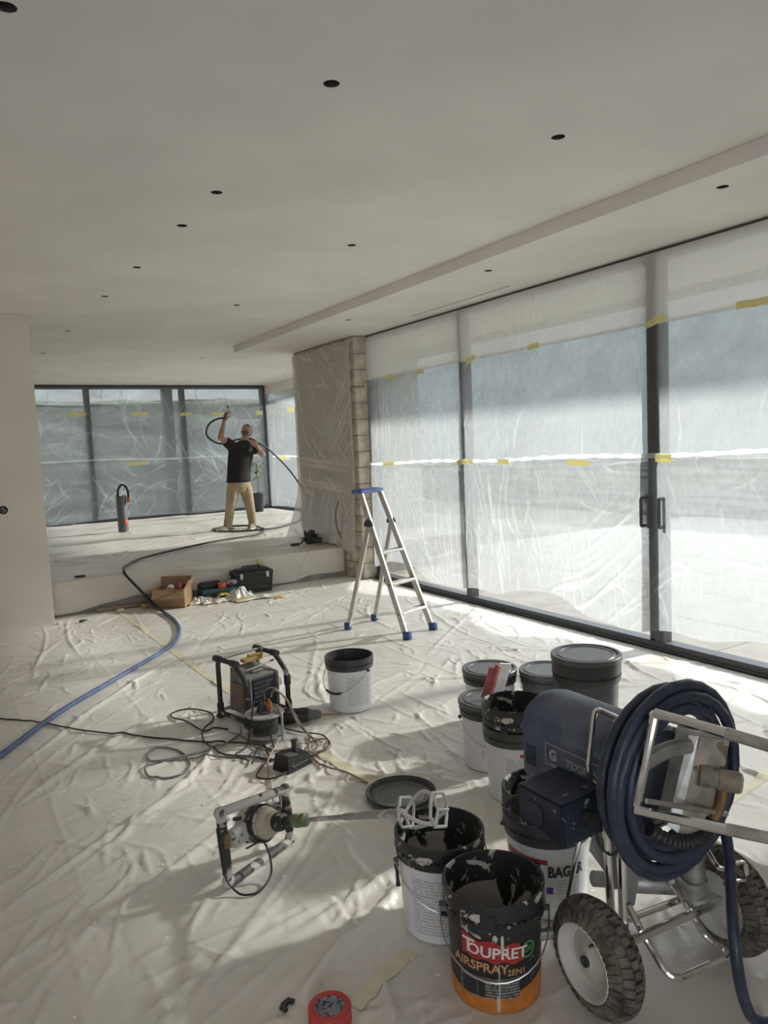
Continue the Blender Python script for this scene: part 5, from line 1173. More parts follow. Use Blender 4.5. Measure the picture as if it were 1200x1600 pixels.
# coil of hose hanging on the cart handle
def coil():
    ctr = Vector((1.706, 0, .690)); turns = [(.240, 1.385), (.236, 1.353), (.214, 1.368), (.221, 1.326), (.198, 1.343), (.196, 1.308), (.184, 1.322), (.226, 1.294), (.256, 1.318)]
    pts = []; rg = random.Random(3)
    K = 26
    for i, (r, y) in enumerate(turns):
        r2, y2 = turns[min(i + 1, len(turns) - 1)]
        ox, oz = rg.uniform(-.008, .008), rg.uniform(-.01, .004)
        for k_ in range(K):
            f = k_ / K; a = -math.pi * .25 + 2 * math.pi * f
            rr_ = r + (r2 - r) * f; yy = y + (y2 - y) * f; dr = 1.0
            last = i == len(turns) - 1
            zz_ = rr_ * math.sin(a) * (1.0 if math.sin(a) > 0 else (1.0 if not last else 1.10)); xx = rr_ * math.cos(a) * 1.01
            pts.append(Vector((ctr.x + xx + ox * math.sin(math.pi * f), yy, ctr.z + zz_ + oz * math.sin(math.pi * f))))
    e = pts[-1]
    tail = [e, Vector((1.885, 1.300, .495)), Vector((1.86, 1.262, .44)), Vector((1.80, 1.215, .38)), Vector((1.72, 1.155, .33)), Vector((1.695, 1.125, .235)), Vector((1.735, 1.13, .12)), Vector((1.80, 1.14, .035)), Vector((1.86, 1.10, .022)), Vector((1.95, 1.0, .020)), Vector((2.1, .8, .020))]
    sm = smooth_path(tail, 8)
    mb = MB(); mb.tube(pts + sm[1:], .0155, 12)
    t = thing('spray_hose', 'thick navy spray hose coiled round the sprayer handle, its end dropping to the floor', 'hose', (1.69, 1.33, .42)); mb.build('hose', M_hose_blue, t, origin=(1.69, 1.33, .42), smooth=60)
    mb = MB(); p = [pts[40], pts[41]]; mb.tube(pts[60:63], .0175, 12); mb.build('hose_band', M_blackp, t, origin=(1.69, 1.33, .42))
coil()

# ------------------------------------------------------------------ the painter on the platform
def fuse(name, mb, mat, parent, origin, vox=.012, smooth=3):
    """union of overlapping volumes into one continuous skin"""
    o = mb.build(name, mat)
    r = o.modifiers.new('r', 'REMESH'); r.mode = 'VOXEL'; r.voxel_size = vox; r.use_smooth_shade = True
    s_ = o.modifiers.new('s', 'SMOOTH'); s_.factor = .5; s_.iterations = smooth
    dg = bpy.context.evaluated_depsgraph_get(); dg.update()
    m2 = bpy.data.meshes.new_from_object(o.evaluated_get(dg)); m2.name = name
    bpy.data.objects.remove(o); o3 = Vector(origin)
    for v in m2.vertices: v.co -= o3
    m2.materials.clear(); m2.materials.append(mat); m2.shade_smooth()
    o = bpy.data.objects.new(name, m2); COL.objects.link(o); o.parent = parent
    return o
def loft(mb, rings, n=20):
    """closed stack of ellipses: (cx, cy, z, rx, ry)"""
    V = []; F_ = []
    for cx, cy, z, rx, ry in rings:
        for k_ in range(n): a_ = 2 * math.pi * k_ / n; V.append((cx + rx * math.cos(a_), cy + ry * math.sin(a_), z))
    for i in range(len(rings) - 1):
        for k_ in range(n): l_ = (k_ + 1) % n; F_.append((i * n + k_, i * n + l_, (i + 1) * n + l_, (i + 1) * n + k_))
    F_.append(tuple(range(n))[::-1]); F_.append(tuple((len(rings) - 1) * n + k_ for k_ in range(n))); mb.add(V, F_)
def ball(mb, c, r, sc=(1, 1, 1), M=None):
    prof = [(0, -1)] + [(math.cos(a_), math.sin(a_)) for a_ in np.linspace(-1.4, 1.4, 9)] + [(0, 1)]
    mb.lathe([(q * r, z * r) for q, z in prof], 16, Matrix.Translation(c) @ (M or Matrix.Identity(4)) @ Matrix.Diagonal((*sc, 1)))
def painter():
    O = (4.22, 11.58, Z_PL + .006); Y = 11.6
    t = thing('person', 'person in black t-shirt and beige trousers spraying upwards, hose over the shoulder', 'person', O)
    M_skin = pm('skin', (.46, .27, .20), .55, var=.08, vscale=15); M_shirt = pm('black_shirt', (.012, .012, .014), .8, bump=.35, bscale=12, bdist=.02)
    M_trs = pm('beige_trousers', (.42, .325, .21), .85, var=.1, vscale=9, bump=.4, bscale=14, bdist=.025); M_shoe = pm('tan_shoe', (.27, .21, .155), .8, var=.2, vscale=25); M_hair = pm('hair_brown', (.05, .03, .025), .8)
    f = Vector((-.42, -.62, .66)).normalized(); rt = Vector((.83, -.56, 0)).normalized(); uq = f.cross(rt).normalized()
    if uq.z < 0: uq = -uq
    Mh = Matrix((rt, f, uq)).transposed().to_4x4(); hc = Vector((4.430, Y - .006, 1.972))
    def fp(a, b, c=.0): return hc + rt * a + uq * b + f * (.094 + c)
    # body: head, neck, trunk, limbs and fingers fused into one surface
    mb = MB()
    ball(mb, hc, .1, (.82, 1.0, 1.12), Mh); ball(mb, hc + f * .035 - uq * .055, .062, (.92, .95, .85), Mh)
    mb.tube([(4.36, Y, 1.76), (4.395, Y - .004, 1.85), (4.415, Y - .008, 1.93)], [.066, .058, .056], 14)
    mb.tube([fp(0, .03, -.012), fp(0, .008, .004), fp(0, -.014, .014), fp(0, -.022, -.006)], [.010, .012, .016, .010], 8)
    for s_ in (-1, 1): mb.tube([hc + rt * s_ * .076 + uq * .03 - f * .012, hc + rt * s_ * .090 + uq * .01 - f * .018, hc + rt * s_ * .078 - uq * .026 - f * .004], [.011, .016, .010], 8)
    loft(mb, [(4.25, Y, 1.05, .15, .10), (4.255, Y, 1.2, .145, .10), (4.285, Y, 1.45, .15, .10), (4.315, Y, 1.62, .17, .105), (4.335, Y, 1.71, .16, .09), (4.355, Y, 1.77, .09, .07)])
    def arm(sh, el, wr, hand, fdir, thumb, curl):
        S_, E1, W_, Hd = Vector(sh), Vector(el), Vector(wr), Vector(hand)
        mb.tube([S_, S_.lerp(E1, .5), E1], [.060, .054, .045], 12); mb.tube([E1, E1.lerp(W_, .3), E1.lerp(W_, .75), W_, W_.lerp(Hd, .5)], [.045, .047, .035, .029, .030], 12); ball(mb, E1, .046)
        fd = Vector(fdir).normalized(); th = Vector(thumb).normalized(); th = (th - fd * th.dot(fd)).normalized(); cu = Vector(curl).normalized(); pn = fd.cross(th)
        mb.box(Hd + fd * .01, (.084, .030, .092), Matrix((th, pn, fd)).transposed(), bev=.012, seg=2)
        for k_, L in enumerate((.075, .085, .08, .062)):
            b = Hd + fd * .048 + th * (.032 - .021 * k_); mb.tube([b - fd * .012, b + fd * L * .42 + cu * L * .12, b + fd * L * .60 + cu * L * .48], [.0105, .0098, .0088], 8)
        b = Hd + th * .036 - fd * .012; mb.tube([b - th * .012, b + th * .022 + fd * .026 + cu * .01, b + th * .02 + fd * .055 + cu * .03], [.0125, .0112, .0095], 8)
    arm((4.15, Y, 1.755), (3.965, Y - .06, 1.878), (4.020, Y - .10, 2.110), (4.043, Y - .11, 2.185), (.25, -.1, .9), (.5, -.7, .1), (.9, -.2, .2))
    arm((4.52, Y, 1.730), (4.665, Y - .05, 1.575), (4.555, Y - .15, 1.690), (4.505, Y - .16, 1.745), (-.75, -.1, .55), (-.2, -.3, .8), (-.1, .85, .3))
    LEG = (((4.155, Y, 1.10), (4.075, Y - .03, .80), (4.020, Y + .02, .46), (3.90, Y - .05, .415)), ((4.345, Y, 1.10), (4.385, Y - .04, .79), (4.435, Y - .02, .46), (4.36, Y - .12, .415)))
    for hip, kn, an, toe in LEG:
        a_, b_, c_ = Vector(hip), Vector(kn), Vector(an); mb.tube([a_ + Vector((0, 0, .04)), a_.lerp(b_, .4), b_], [.095, .085, .058], 14); mb.tube([b_, b_.lerp(c_, .3), c_, Vector(toe)], [.058, .060, .040, .034], 12)
    body = fuse('body', mb, M_skin, t, O, .0075, 3)
    for s_ in (-1, 1):
        mb = MB(); ball(mb, fp(s_ * .032, .024, -.014), .0105); mb.build('eye', pm('eye_dark', (.03, .025, .02), .3), body, origin=O)
        mb = MB(); mb.tube([fp(s_ * .050, .040, -.020), fp(s_ * .032, .047, -.006), fp(s_ * .012, .043, -.003)], .0055, 6); mb.build('eyebrow', M_hair, body, origin=O)
    mb = MB(); mb.tube([fp(-.022, -.046, -.010), fp(0, -.048, -.001), fp(.022, -.046, -.010)], [.003, .006, .003], 6); mb.build('mouth', pm('lips', (.33, .15, .12), .5), body, origin=O)
    def shell(nm, mat, grow, keep, c0, rad, sc):
        bm = bmesh.new(); bmesh.ops.create_icosphere(bm, subdivisions=4, radius=1.0)
        bmesh.ops.delete(bm, geom=[v for v in bm.verts if not keep(v.co)], context='VERTS')
        m_ = MB(); bm.verts.index_update()
        m_.add([c0 + (Mh.to_3x3() @ Vector((v.co.x * rad * sc[0], v.co.y * rad * sc[1], v.co.z * rad * sc[2]))) * grow for v in bm.verts], [[v.index for v in q.verts] for q in bm.faces]); bm.free(); return m_.build(nm, mat, t, origin=O, smooth=80)
    # local head axes: x across, y towards the face, z to the crown
    shell('hair', M_hair, 1.045, lambda n: (n.z > .62 or n.y < .05) and n.z > -.5 and not (n.y > .75), hc, .1, (.84, 1.0, 1.12))
    shell('beard', pm('beard_brown', (.20, .10, .07), .8), 1.035, lambda n: n.z < .12 and n.y > -.35 and not (abs(n.x) < .42 and n.z > -.15 and n.y > .5), hc + f * .035 - uq * .055, .062, (.92, .95, .85))
    # t-shirt
    mb = MB(); loft(mb, [(4.242, Y, 1.150, .200, .138), (4.245, Y, 1.165, .204, .141), (4.255, Y, 1.30, .194, .136), (4.285, Y, 1.47, .205, .140), (4.312, Y, 1.60, .215, .142), (4.325, Y, 1.69, .215, .130), (4.34, Y, 1.755, .175, .108), (4.362, Y, 1.800, .098, .088), (4.37, Y, 1.825, .080, .076)], 28)
    mb.tube([(4.20, Y, 1.70), (4.12, Y - .02, 1.770), (4.055, Y - .035, 1.820)], [.100, .086, .078], 14); mb.tube([(4.46, Y, 1.70), (4.54, Y - .01, 1.705), (4.605, Y - .03, 1.640)], [.095, .086, .076], 14)
    sh = fuse('t_shirt', mb, M_shirt, t, O, .010, 4)
    V2 = []
    for k_ in range(9):
        a_ = .3 + 3.9 * k_ / 8
        for rr_ in (.016, .026): V2.append((4.420 + rr_ * math.cos(a_), Y - .138 + .02 * math.cos(a_) * rr_ / .026, 1.655 + rr_ * math.sin(a_)))
    mb = MB(); mb.add(V2, [(2 * i, 2 * i + 1, 2 * i + 3, 2 * i + 2) for i in range(8)]); mb.build('chest_logo', pm('logo_yellow', (.45, .38, .06), .6), sh, origin=O)
    # trousers
    mb = MB(); loft(mb, [(4.245, Y, .99, .16, .11), (4.245, Y, 1.06, .185, .125), (4.245, Y, 1.15, .185, .125), (4.245, Y, 1.19, .175, .12)], 24)
    for hip, kn, an, toe in LEG:
        a_, b_, c_ = Vector(hip), Vector(kn), Vector(an); mb.tube([a_ - Vector((0, 0, .02)), a_.lerp(b_, .5), b_, b_.lerp(c_, .5), c_.lerp(b_, .08), c_ - Vector((0, 0, .035))], [.108, .099, .081, .073, .069, .078], 16)
    fuse('trousers', mb, M_trs, t, O, .010, 3)
    # shoes
    for an, toe in (((4.020, Y + .02), (3.85, Y - .075)), ((4.435, Y - .02), (4.325, Y - .175))):
        A, B = Vector((*an, Z_PL + .055)), Vector((*toe, Z_PL + .055)); d_ = (B - A).normalized(); n_ = Vector((-d_.y, d_.x, 0)); L = (B - A).length
        mb = MB(); V3 = []
        secs = ((-.085, .036, .055), (-.055, .048, .09), (0, .050, .10), (.06, .050, .085), (L * .7, .054, .062), (L * .95, .048, .05), (L + .035, .020, .038))
        for (s_, w, h_) in secs:
            for k_ in range(10):
                a_ = math.pi * k_ / 9; V3.append(A + d_ * s_ + n_ * (w * math.cos(a_)) + Vector((0, 0, -.030 + h_ * math.sin(a_))))
        F_ = []
        for i in range(len(secs) - 1):
            for k_ in range(9): F_.append((i * 10 + k_, i * 10 + k_ + 1, (i + 1) * 10 + k_ + 1, (i + 1) * 10 + k_))
        F_.append(tuple(range(10))); F_.append(tuple((len(secs) - 1) * 10 + k_ for k_ in range(10))[::-1])
        for i in range(len(secs) - 1): F_.append((i * 10, (i + 1) * 10, (i + 1) * 10 + 9, i * 10 + 9))
        mb.add(V3, F_); s2 = mb.build('shoe', M_shoe, t, origin=O, smooth=60)
        mb = MB(); m_ = A + d_ * (L * .45); mb.prism([(-(L * .5 + .10), -.035), (-(L * .5 + .09), .044), (0, .052), (L * .5, .057), (L * .5 + .075, .02), (L * .5 + .075, -.02), (L * .5, -.057), (0, -.052), (-(L * .5 + .09), -.044)], .028, Matrix.Translation((m_.x, m_.y, Z_PL + .010)) @ Matrix.Rotation(math.atan2(d_.y, d_.x), 4, 'Z')); mb.build('sole', pm('sole_pale', (.48, .43, .36), .7), s2, origin=O)
painter()
# spray gun in the raised hand
def gun():
    O = (4.06, 11.48, 2.20); t = thing('spray_gun', 'small spray gun held up in the raised hand', 'spray gun', O)
    mb = MB(); mb.tube([(-.02, 0, -.02), (0, 0, .04), (.025, 0, .075)], [.020, .018, .020], 10); mb.build('handle', M_greyp, t)
    mb = MB(); mb.tube([(.0, 0, .065), (.035, 0, .10), (.038, 0, .135)], [.017, .019, .012], 10); mb.build('gun_body', M_galv, t)
    mb = MB(); mb.tube([(.038, 0, .13), (.036, 0, .165)], [.010, .008], 10); mb.box((.036, 0, .172), (.034, .018, .018), bev=.004); mb.build('nozzle', M_greyp, t)
    mb = MB(); mb.tube(round_path([(.045, 0, .10), (.062, -.01, .07), (.05, -.01, .02), (.0, 0, .0)], .02, 4), .004, 6); mb.build('trigger_guard', M_galv, t)
gun()
# blue hose from the machine, over the step to the painter
hp = [(-.30, 3.90), (-.05, 4.25), (.187, 4.585), (.605, 5.175), (1.145, 5.785), (1.605, 6.32), (1.815, 6.76), (1.915, 7.25), (1.935, 7.75)]
P_ = [Vector((x, y, fh(x, y) + .017)) for x, y in hp] + [Vector((1.905, 8.02, .06)), Vector((1.80, 8.20, .22)), Vector((1.705, 8.32, .36)), Vector((1.70, 8.42, .412)), Vector((1.79, 8.72, .412)), Vector((2.18, 9.33, .410)), Vector((3.24, 10.10, .408)), Vector((4.03, 10.44, .405)), Vector((4.40, 11.0, .405))]
w0 = smooth_path(P_[:9], 8)
t = thing('spray_hose', 'long spray hose, blue on the floor and black up the step to the painter', 'hose', (.187, 4.585, .02))
mb = MB(); mb.tube(w0, .0165, 10); h_ = mb.build('hose', M_hose_left, t, origin=(.187, 4.585, .02), smooth=60)
P2 = P_[8:] + [Vector((4.46, 11.30, .400)), Vector((4.52, 11.80, .398)), Vector((4.20, 12.10, .398)), Vector((3.84, 11.86, .398)), Vector((3.92, 11.28, .400)), Vector((4.45, 11.03, .405)), Vector((5.10, 11.50, .400)), Vector((5.46, 11.9, .44)), Vector((5.50, 11.75, .66)), Vector((5.40, 11.62, .86)), Vector((5.25, 11.56, 1.13)), Vector((5.01, 11.50, 1.41)), Vector((4.72, 11.46, 1.675)), Vector((4.55, 11.46, 1.775)), Vector((4.50, 11.62, 1.845)), Vector((4.34, 11.745, 1.845)), Vector((4.14, 11.74, 1.80)), Vector((3.98, 11.60, 1.785)), Vector((3.83, 11.48, 1.82)), Vector((3.715, 11.46, 1.93)), Vector((3.77, 11.48, 2.09)), Vector((3.92, 11.49, 2.175)), Vector((4.045, 11.49, 2.185))]
mb = MB(); mb.tube(smooth_path(P2, 7), .0145, 8); mb.build('whip_hose', M_hose_blk, t, origin=(.187, 4.585, .02), smooth=60)

# ------------------------------------------------------------------ grey pipe with looped hose
t = thing('pipe_stub', 'upright grey plastic pipe with a black hose looped out of its top', 'pipe', (2.685, 13.05, Z_PL + .004))
mb = MB(); mb.lathe([(.082, 0), (.084, .002), (.084, .61), (.081, .615), (.074, .61), (.074, .45), (0, .45)], 28); mb.build('pipe', pm('pvc_grey', (.13, .13, .14), .5), t)
mb = MB(); mb.tube(smooth_path([(-.045, -.01, .50), (-.052, -.01, .62), (-.04, -.02, .73), (.01, -.03, .80), (.07, -.04, .78), (.105, -.05, .70), (.108, -.06, .58)], 6), .019, 10); mb.build('looped_hose', M_hose_blk, t)
mb = MB(); mb.tube([(.108, -.06, .58), (.107, -.062, .55), (.104, -.064, .50)], [.028, .03, .026], 12); mb.build('red_cap', pm('cap_red', (.60, .10, .05), .5), t)
mb = MB(); mb.lathe([(.0845, 0), (.087, .004), (.087, .075), (.0845, .08)], 14, Matrix.Translation((0, 0, .13)), a0=-1.35, a1=.15); mb.build('red_tape', pm('cap_red', (.60, .10, .05), .5), t)

# ------------------------------------------------------------------ potted plant
rg = random.Random(4)
t = thing('potted_plant', 'small leafy plant in a tall dark pot behind the painter', 'plant', (5.76, 14.62, Z_PL + .004))
mb = MB(); mb.lathe([(0, 0), (.075, 0), (.09, .02), (.11, .37), (.115, .39), (.11, .40), (.10, .385), (.10, .36), (0, .36)], 24); mb.build('pot', pm('pot_dark', (.035, .037, .042), .4), t)
mb = MB(); mb.tube(smooth_path([(0, 0, .35), (.01, .0, .60), (-.005, .01, .80), (.01, 0, 1.0)], 5), .009, 8)
for k_ in range(5): a_ = k_ * 1.3; mb.tube([(0, 0, .66 + k_ * .05), (.10 * math.cos(a_), .10 * math.sin(a_), .76 + k_ * .05)], .004, 5)
mb.build('stem', pm('stem_green', (.16, .15, .08), .7), t)
mb = MB()
def leaf(mb, p, d, L, w):
    d = Vector(d).normalized(); s_ = d.cross(Vector((0, 0, 1))); s_ = s_.normalized() if s_.length > .1 else Vector((1, 0, 0)); u = s_.cross(d)
    p = Vector(p); mb.add([p, p + d * L * .35 + s_ * w + u * .006, p + d * L * .75 + s_ * w * .7 - u * .004, p + d * L - u * .02, p + d * L * .75 - s_ * w * .7 - u * .004, p + d * L * .35 - s_ * w + u * .006, p + d * L * .4 + u * .0, p + d * L * .75 - u * .006],
           [(0, 1, 6), (1, 2, 7, 6), (2, 3, 7), (3, 4, 7), (4, 5, 6, 7), (5, 0, 6)])
for k_ in range(70):
    a_ = rg.uniform(0, 6.28); r_ = abs(rg.gauss(0, .09)); z = rg.uniform(.68, 1.05); leaf(mb, (r_ * math.cos(a_), r_ * math.sin(a_), z), (math.cos(a_), math.sin(a_), rg.uniform(-.4, .6)), rg.uniform(.08, .13), rg.uniform(.018, .03))
for k_ in range(14):
    a_ = rg.uniform(0, 6.28); leaf(mb, (.05 * math.cos(a_), .05 * math.sin(a_), .37), (math.cos(a_), math.sin(a_), rg.uniform(.1, .9)), rg.uniform(.07, .11), .02)
fo = mb.build('foliage', pm('leaf_green', (.10, .16, .06), .5, var_col=(.30, .36, .20), vscale=9), t, smooth=60); fo['kind'] = 'stuff'

# ------------------------------------------------------------------ things along the step
# cardboard box
t = thing('cardboard_box', 'open cardboard box with splayed flaps in front of the step', 'box', (2.13, 8.095, .006), R(-34))
M_card = pm('cardboard', (.33, .205, .115), .85, var=.1, vscale=9); w, d_, h, th = .34, .27, .20, .005
for nm, c, s_ in (('bottom', (0, 0, th), (w, d_, th)), ('side', (-w / 2, 0, h / 2), (th, d_, h)), ('side', (w / 2, 0, h / 2), (th, d_, h)), ('side', (0, -d_ / 2, h / 2), (w, th, h)), ('side', (0, d_ / 2, h / 2), (w, th, h))):
    mb = MB(); mb.box(c, s_); mb.build(nm, M_card, t)
def flap(a, b, out, L, z):
    a, b, out = Vector(a), Vector(b), Vector(out).normalized(); mb = MB(); n_ = (b - a).cross(out).normalized() * th * .5
    q = [a, b, b + out * L, a + out * L]; mb.hexa([p - n_ for p in q] + [p + n_ for p in q]); mb.build('flap', M_card, t)
flap((-w / 2, -d_ / 2, h), (w / 2, -d_ / 2, h), (.12, -.62, -.42), .145, h); flap((-w / 2, d_ / 2, h), (-w / 2, -d_ / 2, h), (-.8, -.1, -.30), .17, h); flap((w / 2, -d_ / 2, h), (w / 2, d_ / 2, h), (.35, .1, .62), .10, h); flap((w / 2, d_ / 2, h), (-w / 2, d_ / 2, h), (0, .06, .55), .10, h)
mb = MB(); mb.lathe([(.028, 0), (.062, 0), (.065, .01), (.065, .05), (.06, .055), (.028, .055), (.028, 0)], 28, Matrix.Translation((2.255, 8.165, .165)) @ Matrix.Rotation(R(55), 4, 'X') @ Matrix.Rotation(R(15), 4, 'Y')); tag(mb.build('tape_roll', pm('roll_pink_red', (.42, .10, .10), .5), origin=(2.255, 8.165, .12)), 'dull red tape roll lying inside the open cardboard box', 'tape roll')
mb = MB(); bmx = bmesh.new(); bmesh.ops.create_icosphere(bmx, subdivisions=2, radius=.045)
for v in bmx.verts: v.co *= rg.uniform(.75, 1.2)
bmx.verts.index_update(); mb.add([v.co + Vector((2.125, 8.155, .185)) for v in bmx.verts], [[v.index for v in q.verts] for q in bmx.faces]); bmx.free(); tag(mb.build('paper_wad', M_inkw, origin=(2.125, 8.155, .14), smooth=20), 'crumpled white paper wad at the left inside the cardboard box', 'paper')
# tool box
def toolbox():
    t = thing('tool_box', 'black plastic tool box with silver latches against the step', 'tool box', (3.10, 8.245, .006), R(-4))
    mb = MB(); mb.hexa([(-.205, -.105, 0), (.205, -.105, 0), (.205, .105, 0), (-.205, .105, 0), (-.225, -.115, .20), (.225, -.115, .20), (.225, .115, .20), (-.225, .115, .20)]); b = mb.build('tub', pm('toolbox_black', (.016, .016, .017), .5), t)
    mb = MB(); mb.box((0, 0, .225), (.465, .245, .055), bev=.012, seg=2); mb.box((0, 0, .262), (.38, .16, .03), bev=.01, seg=2); l_ = mb.build('lid', pm('toolbox_black', (.016, .016, .017), .5), t)
    mb = MB(); mb.tube(round_path([(-.11, 0, .265), (-.11, 0, .30), (.11, 0, .30), (.11, 0, .265)], .02, 4), .010, 8); mb.build('handle', M_greyp, l_)
    for s_ in (-1, 1):
        mb = MB(); mb.box((s_ * .155, -.126, .205), (.034, .012, .062), bev=.003); mb.box((s_ * .155, -.134, .182), (.022, .008, .022), bev=.002); mb.build('latch', M_alu, t)
    mb = MB(); mb.box((0, -.113, .06), (.43, .012, .02), bev=.004); mb.build('rib', M_greyp, b)
toolbox()
t = thing('tool_case', 'teal plastic tool case lying flat between cardboard box and tool box', 'tool case', (2.665, 8.20, .006), R(-3))
M_teal = pm('teal_plastic', (.035, .085, .10), .5, var=.15, vscale=12)
mb = MB(); mb.box((0, 0, .028), (.40, .26, .056), bev=.012, seg=2); mb.build('base', M_teal, t); mb = MB(); mb.box((0, 0, .086), (.40, .26, .056), bev=.014, seg=2); l_ = mb.build('lid', M_teal, t)
mb = MB(); mb.tube(round_path([(-.07, -.13, .055), (-.07, -.165, .055), (.07, -.165, .055), (.07, -.13, .055)], .015, 4), .010, 8); mb.build('handle', M_blackp, t)
for s_ in (-1, 1):
    mb = MB(); mb.box((s_ * .14, -.134, .06), (.04, .012, .05), bev=.003); mb.build('latch', M_blackp, t)
mb = MB(); mb.box((2.60, 8.245, .147), (.27, .12, .05), R(4), bev=.010); mb.box((2.60, 8.245, .180), (.22, .09, .016), R(4), bev=.004); tag(mb.build('bit_case', M_blackp, origin=(2.60, 8.245, .122)), 'flat black bit case lying on the teal tool case', 'case')
mb = MB(); mb.lathe([(.022, 0), (.045, 0), (.047, .004), (.047, .050), (.045, .054), (.022, .054), (.022, 0)], 28, Matrix.Translation((2.70, 8.13, .121))); tag(mb.build('tape_roll', pm('roll_orange', (.72, .13, .04), .45), origin=(2.70, 8.13, .121)), 'bright orange tape roll on the teal tool case', 'tape roll')
t = thing('screwdriver', 'pale cordless screwdriver lying on the teal case next to the black tool box', 'screwdriver', (2.82, 8.15, .158), R(8))
mb = MB(); mb.tube([(-.07, 0, 0), (-.03, 0, .002), (.03, 0, .002), (.06, 0, 0)], [.022, .036, .036, .024], 14); mb.build('housing', pm('tool_pale', (.34, .30, .30), .5, var=.2, vscale=20), t); mb = MB(); mb.tube([(.06, 0, 0), (.085, 0, 0)], [.016, .012], 12); mb.build('chuck', M_greyp, t); mb = MB(); mb.tube([(-.02, -.02, -.006), (-.035, -.075, -.016)], [.020, .018], 10); mb.build('handle', M_blackp, t)
# crushed film and tape scraps
def crumple(name, label, c, sx_, sy_, h, seed, mat, cat, n=26):
    rg = random.Random(seed); xs = np.linspace(-sx_, sx_, n); ys = np.linspace(-sy_, sy_, n)
    H = np.abs(value_noise(xs, ys, sx_ * .28, sy_ * .28, rg)) * h + np.abs(value_noise(xs, ys, sx_ * .6, sy_ * .6, rg)) * h * .8
    X, Y_ = np.meshgrid(xs, ys); e = np.clip(1 - np.maximum(np.abs(X) / sx_, np.abs(Y_) / sy_) ** 3, 0, 1)
    ang = np.arctan2(Y_, X); wob_ = 1 + .22 * np.sin(3 * ang + seed) + .12 * np.sin(7 * ang + seed * 2)
    P = np.stack([c[0] + X * wob_, c[1] + Y_ * wob_, c[2] + .006 + H * e], -1); o = grid_obj(name, P, mat, np.clip(H / max(h, 1e-4), 0, 1)); return tag(o, label, cat)
M_crs = film_mat('crushed_film', clear=.35, milk=(.82, .80, .74), trans=.35, gloss=.25); M_crw = pm('crushed_white', (.70, .67, .58), .4, var=.08, vscale=12); M_cry = pm('crushed_yellow_tape', (.62, .45, .09), .6, var=.25, vscale=14)
crumple('crumpled_film', 'heap of crumpled white film with yellow scraps in front of the teal case', (2.56, 7.93, .012), .21, .10, .045, 7, M_crw, 'plastic film')
crumple('crumpled_film', 'clear crumpled film next to the small black cord heap', (2.84, 7.97, .012), .13, .11, .09, 8, M_crs, 'plastic film')
crumple('crumpled_film', 'clear crumpled film beside the cardboard box corner', (2.40, 8.02, .012), .12, .08, .06, 9, M_crs, 'plastic film')
crumple('film_scrap', 'flat whitish film scrap spread on the floor right of the heap', (2.98, 7.80, .014), .22, .09, .02, 10, M_crw, 'plastic film')
for i, (x, y, s1, s2, lab) in enumerate(((2.28, 7.98, .07, .035, 'yellow tape scrap by the corner of the cardboard box'), (2.62, 7.90, .06, .03, 'yellow tape scrap on the crumpled white film'), (2.80, 7.80, .11, .035, 'yellow tape scrap in front of the clear crumpled film'), (3.18, 7.62, .05, .03, 'small yellow tape scrap right of all the others'))):
    crumple('tape_scrap', lab, (x, y, .075 if i == 1 else .012), s1, s2, .025, 20 + i, M_cry, 'tape', n=12)
rg = random.Random(12)
def heap(name, label, c, r, n, rad, mat, z0=0.0, seed=3):
    rg = random.Random(seed); pts = []
    for k_ in range(n):
        a_ = k_ * .78; rr_ = r * rg.uniform(.5, 1.0); pts.append((c[0] + rr_ * math.cos(a_), c[1] + rr_ * .8 * math.sin(a_), c[2] + rad + rg.uniform(0, .5) * r * (1 - .4 * rr_ / r)))
    mb = MB(); mb.tube(smooth_path(pts, 5), rad, 7); return mb.build(name, mat, origin=c), pts
o, _ = heap('cord_heap', '', (2.95, 8.02, .012), .075, 26, .011, pm('cord_dark_grey', (.06, .06, .058), .6, var=.5, vscale=20), seed=5); tag(o, 'small grey heap of cord in front of the black tool box', 'cord')
# batten and foam block
mb = MB(); mb.box((1.62, 8.335, .028), (.50, .06, .035), R(4), bev=.003); tag(mb.build('wood_batten', pm('batten_wood', (.33, .27, .19), .8, var=.15, vscale=10, stretch=(.3, 4, 4)), origin=(1.62, 8.335, .01)), 'grey brown wooden batten lying at the foot of the step', 'wood batten')
mb = MB(); mb.box((1.862, 8.20, .034), (.10, .06, .045), R(8), bev=.008, seg=2); tag(mb.build('foam_block', pm('foam_yellow', (.50, .37, .14), .9, var=.1, vscale=30, bump=.3, bscale=120), origin=(1.862, 8.20, .01)), 'small yellow foam block beside the batten', 'block')
mb = MB(); mb.box((1.585, 8.17, .026), (.075, .06, .03), R(20), bev=.008); tag(mb.build('tape_wad', M_tape_floor, origin=(1.585, 8.17, .01)), 'pale tape wad at the far end of the floor tape', 'tape')
mb = MB(); mb.box((1.16, 7.93, .022), (.055, .03, .024), R(30), bev=.006); mb.cyl((1.185, 7.945, .022), (1.215, 7.955, .020), .006, n=8); tag(mb.build('black_plug', M_blackp, origin=(1.16, 7.93, .01)), 'small black plug on the floor near the white wall', 'plug')
mb = MB(); mb.box((.965, 8.02, .018), (.05, .035, .025), R(10), bev=.006); tag(mb.build('plaster_lump', M_inkw, origin=(.965, 8.02, .008)), 'white plaster lump at the foot of the white wall corner', 'plaster')
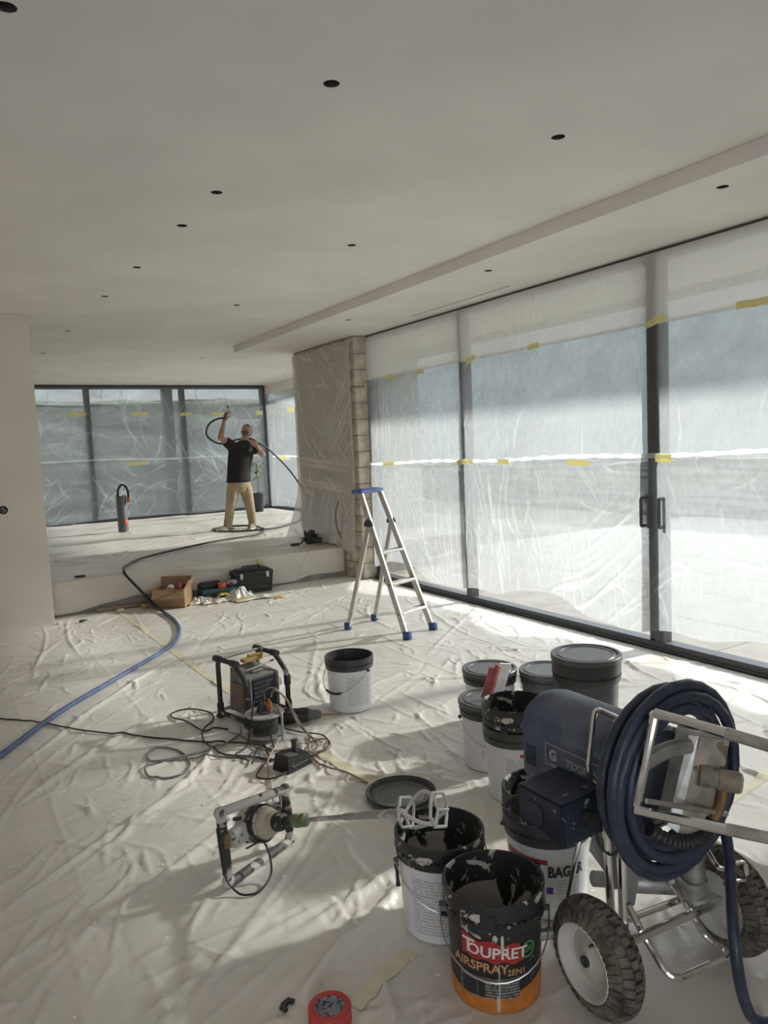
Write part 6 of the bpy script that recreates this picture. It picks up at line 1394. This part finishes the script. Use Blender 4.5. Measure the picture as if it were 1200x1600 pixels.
mb = MB(); mb.box((1.26, 8.50, Z_PL + .02), (.11, .035, .022), R(-8), bev=.005); tag(mb.build('black_offcut', M_blackp, origin=(1.26, 8.50, Z_PL + .008)), 'small black offcut on the edge of the raised floor', 'offcut')
# black tool with coiled lead by the pier
t = thing('power_tool', 'black power tool with tangled lead on the raised floor by the pier', 'power tool', (4.20, 8.85, Z_PL + .008))
mb = MB(); mb.tube([(-.08, .04, .055), (0, 0, .07), (.10, -.08, .06)], [.04, .055, .035], 14); mb.box((.02, -.01, .12), (.06, .05, .07), .5, bev=.015); mb.build('tool_body', M_blackp, t)
pts = []; rg = random.Random(8)
for k_ in range(30): a_ = k_ * .8; rr_ = rg.uniform(.05, .12); pts.append((-.03 + rr_ * math.cos(a_), rr_ * math.sin(a_) * .7, .03 + rg.uniform(0, .17)))
pts += [(-.14, .02, .05), (-.20, .06, .012), (-.24, .14, .010), (-.20, .22, .010), (-.10, .20, .010)]
mb = MB(); mb.tube(smooth_path(pts, 5), .0085, 7); mb.build('lead', M_hose_blk, t)
mb = MB(); mb.tube(smooth_path([(4.335, 8.32, .95), (4.315, 8.355, .85), (4.31, 8.36, .72), (4.315, 8.33, .60), (4.325, 8.26, .50)], 6), .006, 6); tag(mb.build('hanging_lead', M_hose_blk, origin=(4.335, 8.32, .50)), 'thin black lead hanging down in front of the pier film', 'cable')
mb = MB(); mb.tube([(3.20, 8.372, .345), (3.20, 8.368, .27)], .001, 4)
tape('y', 8.345, 3.26, .315, .06, .085, 0.1, 'small yellow tape piece on the edge of the concrete step')
# crumbs of dried filler on the sheet
mb = MB(); rg = random.Random(77)
for k_ in range(230):
    x, y = rg.uniform(.2, 2.6), rg.uniform(1.3, 4.6)
    if any((x - a) ** 2 + (y - b) ** 2 < (c * 1.1) ** 2 for a, b, c in FLAT): continue
    s_ = rg.uniform(.003, .008); mb.box((x, y, fh(x, y) + s_ * .12), (s_ * rg.uniform(1, 2.4), s_ * rg.uniform(1, 2), s_ * .35), rg.uniform(0, 3))
cr = mb.build('filler_crumbs', pm('crumb_white', (.93, .92, .89), .8)); tag(cr, 'white crumbs of dried filler scattered over the floor sheet', 'crumbs', kind='stuff')
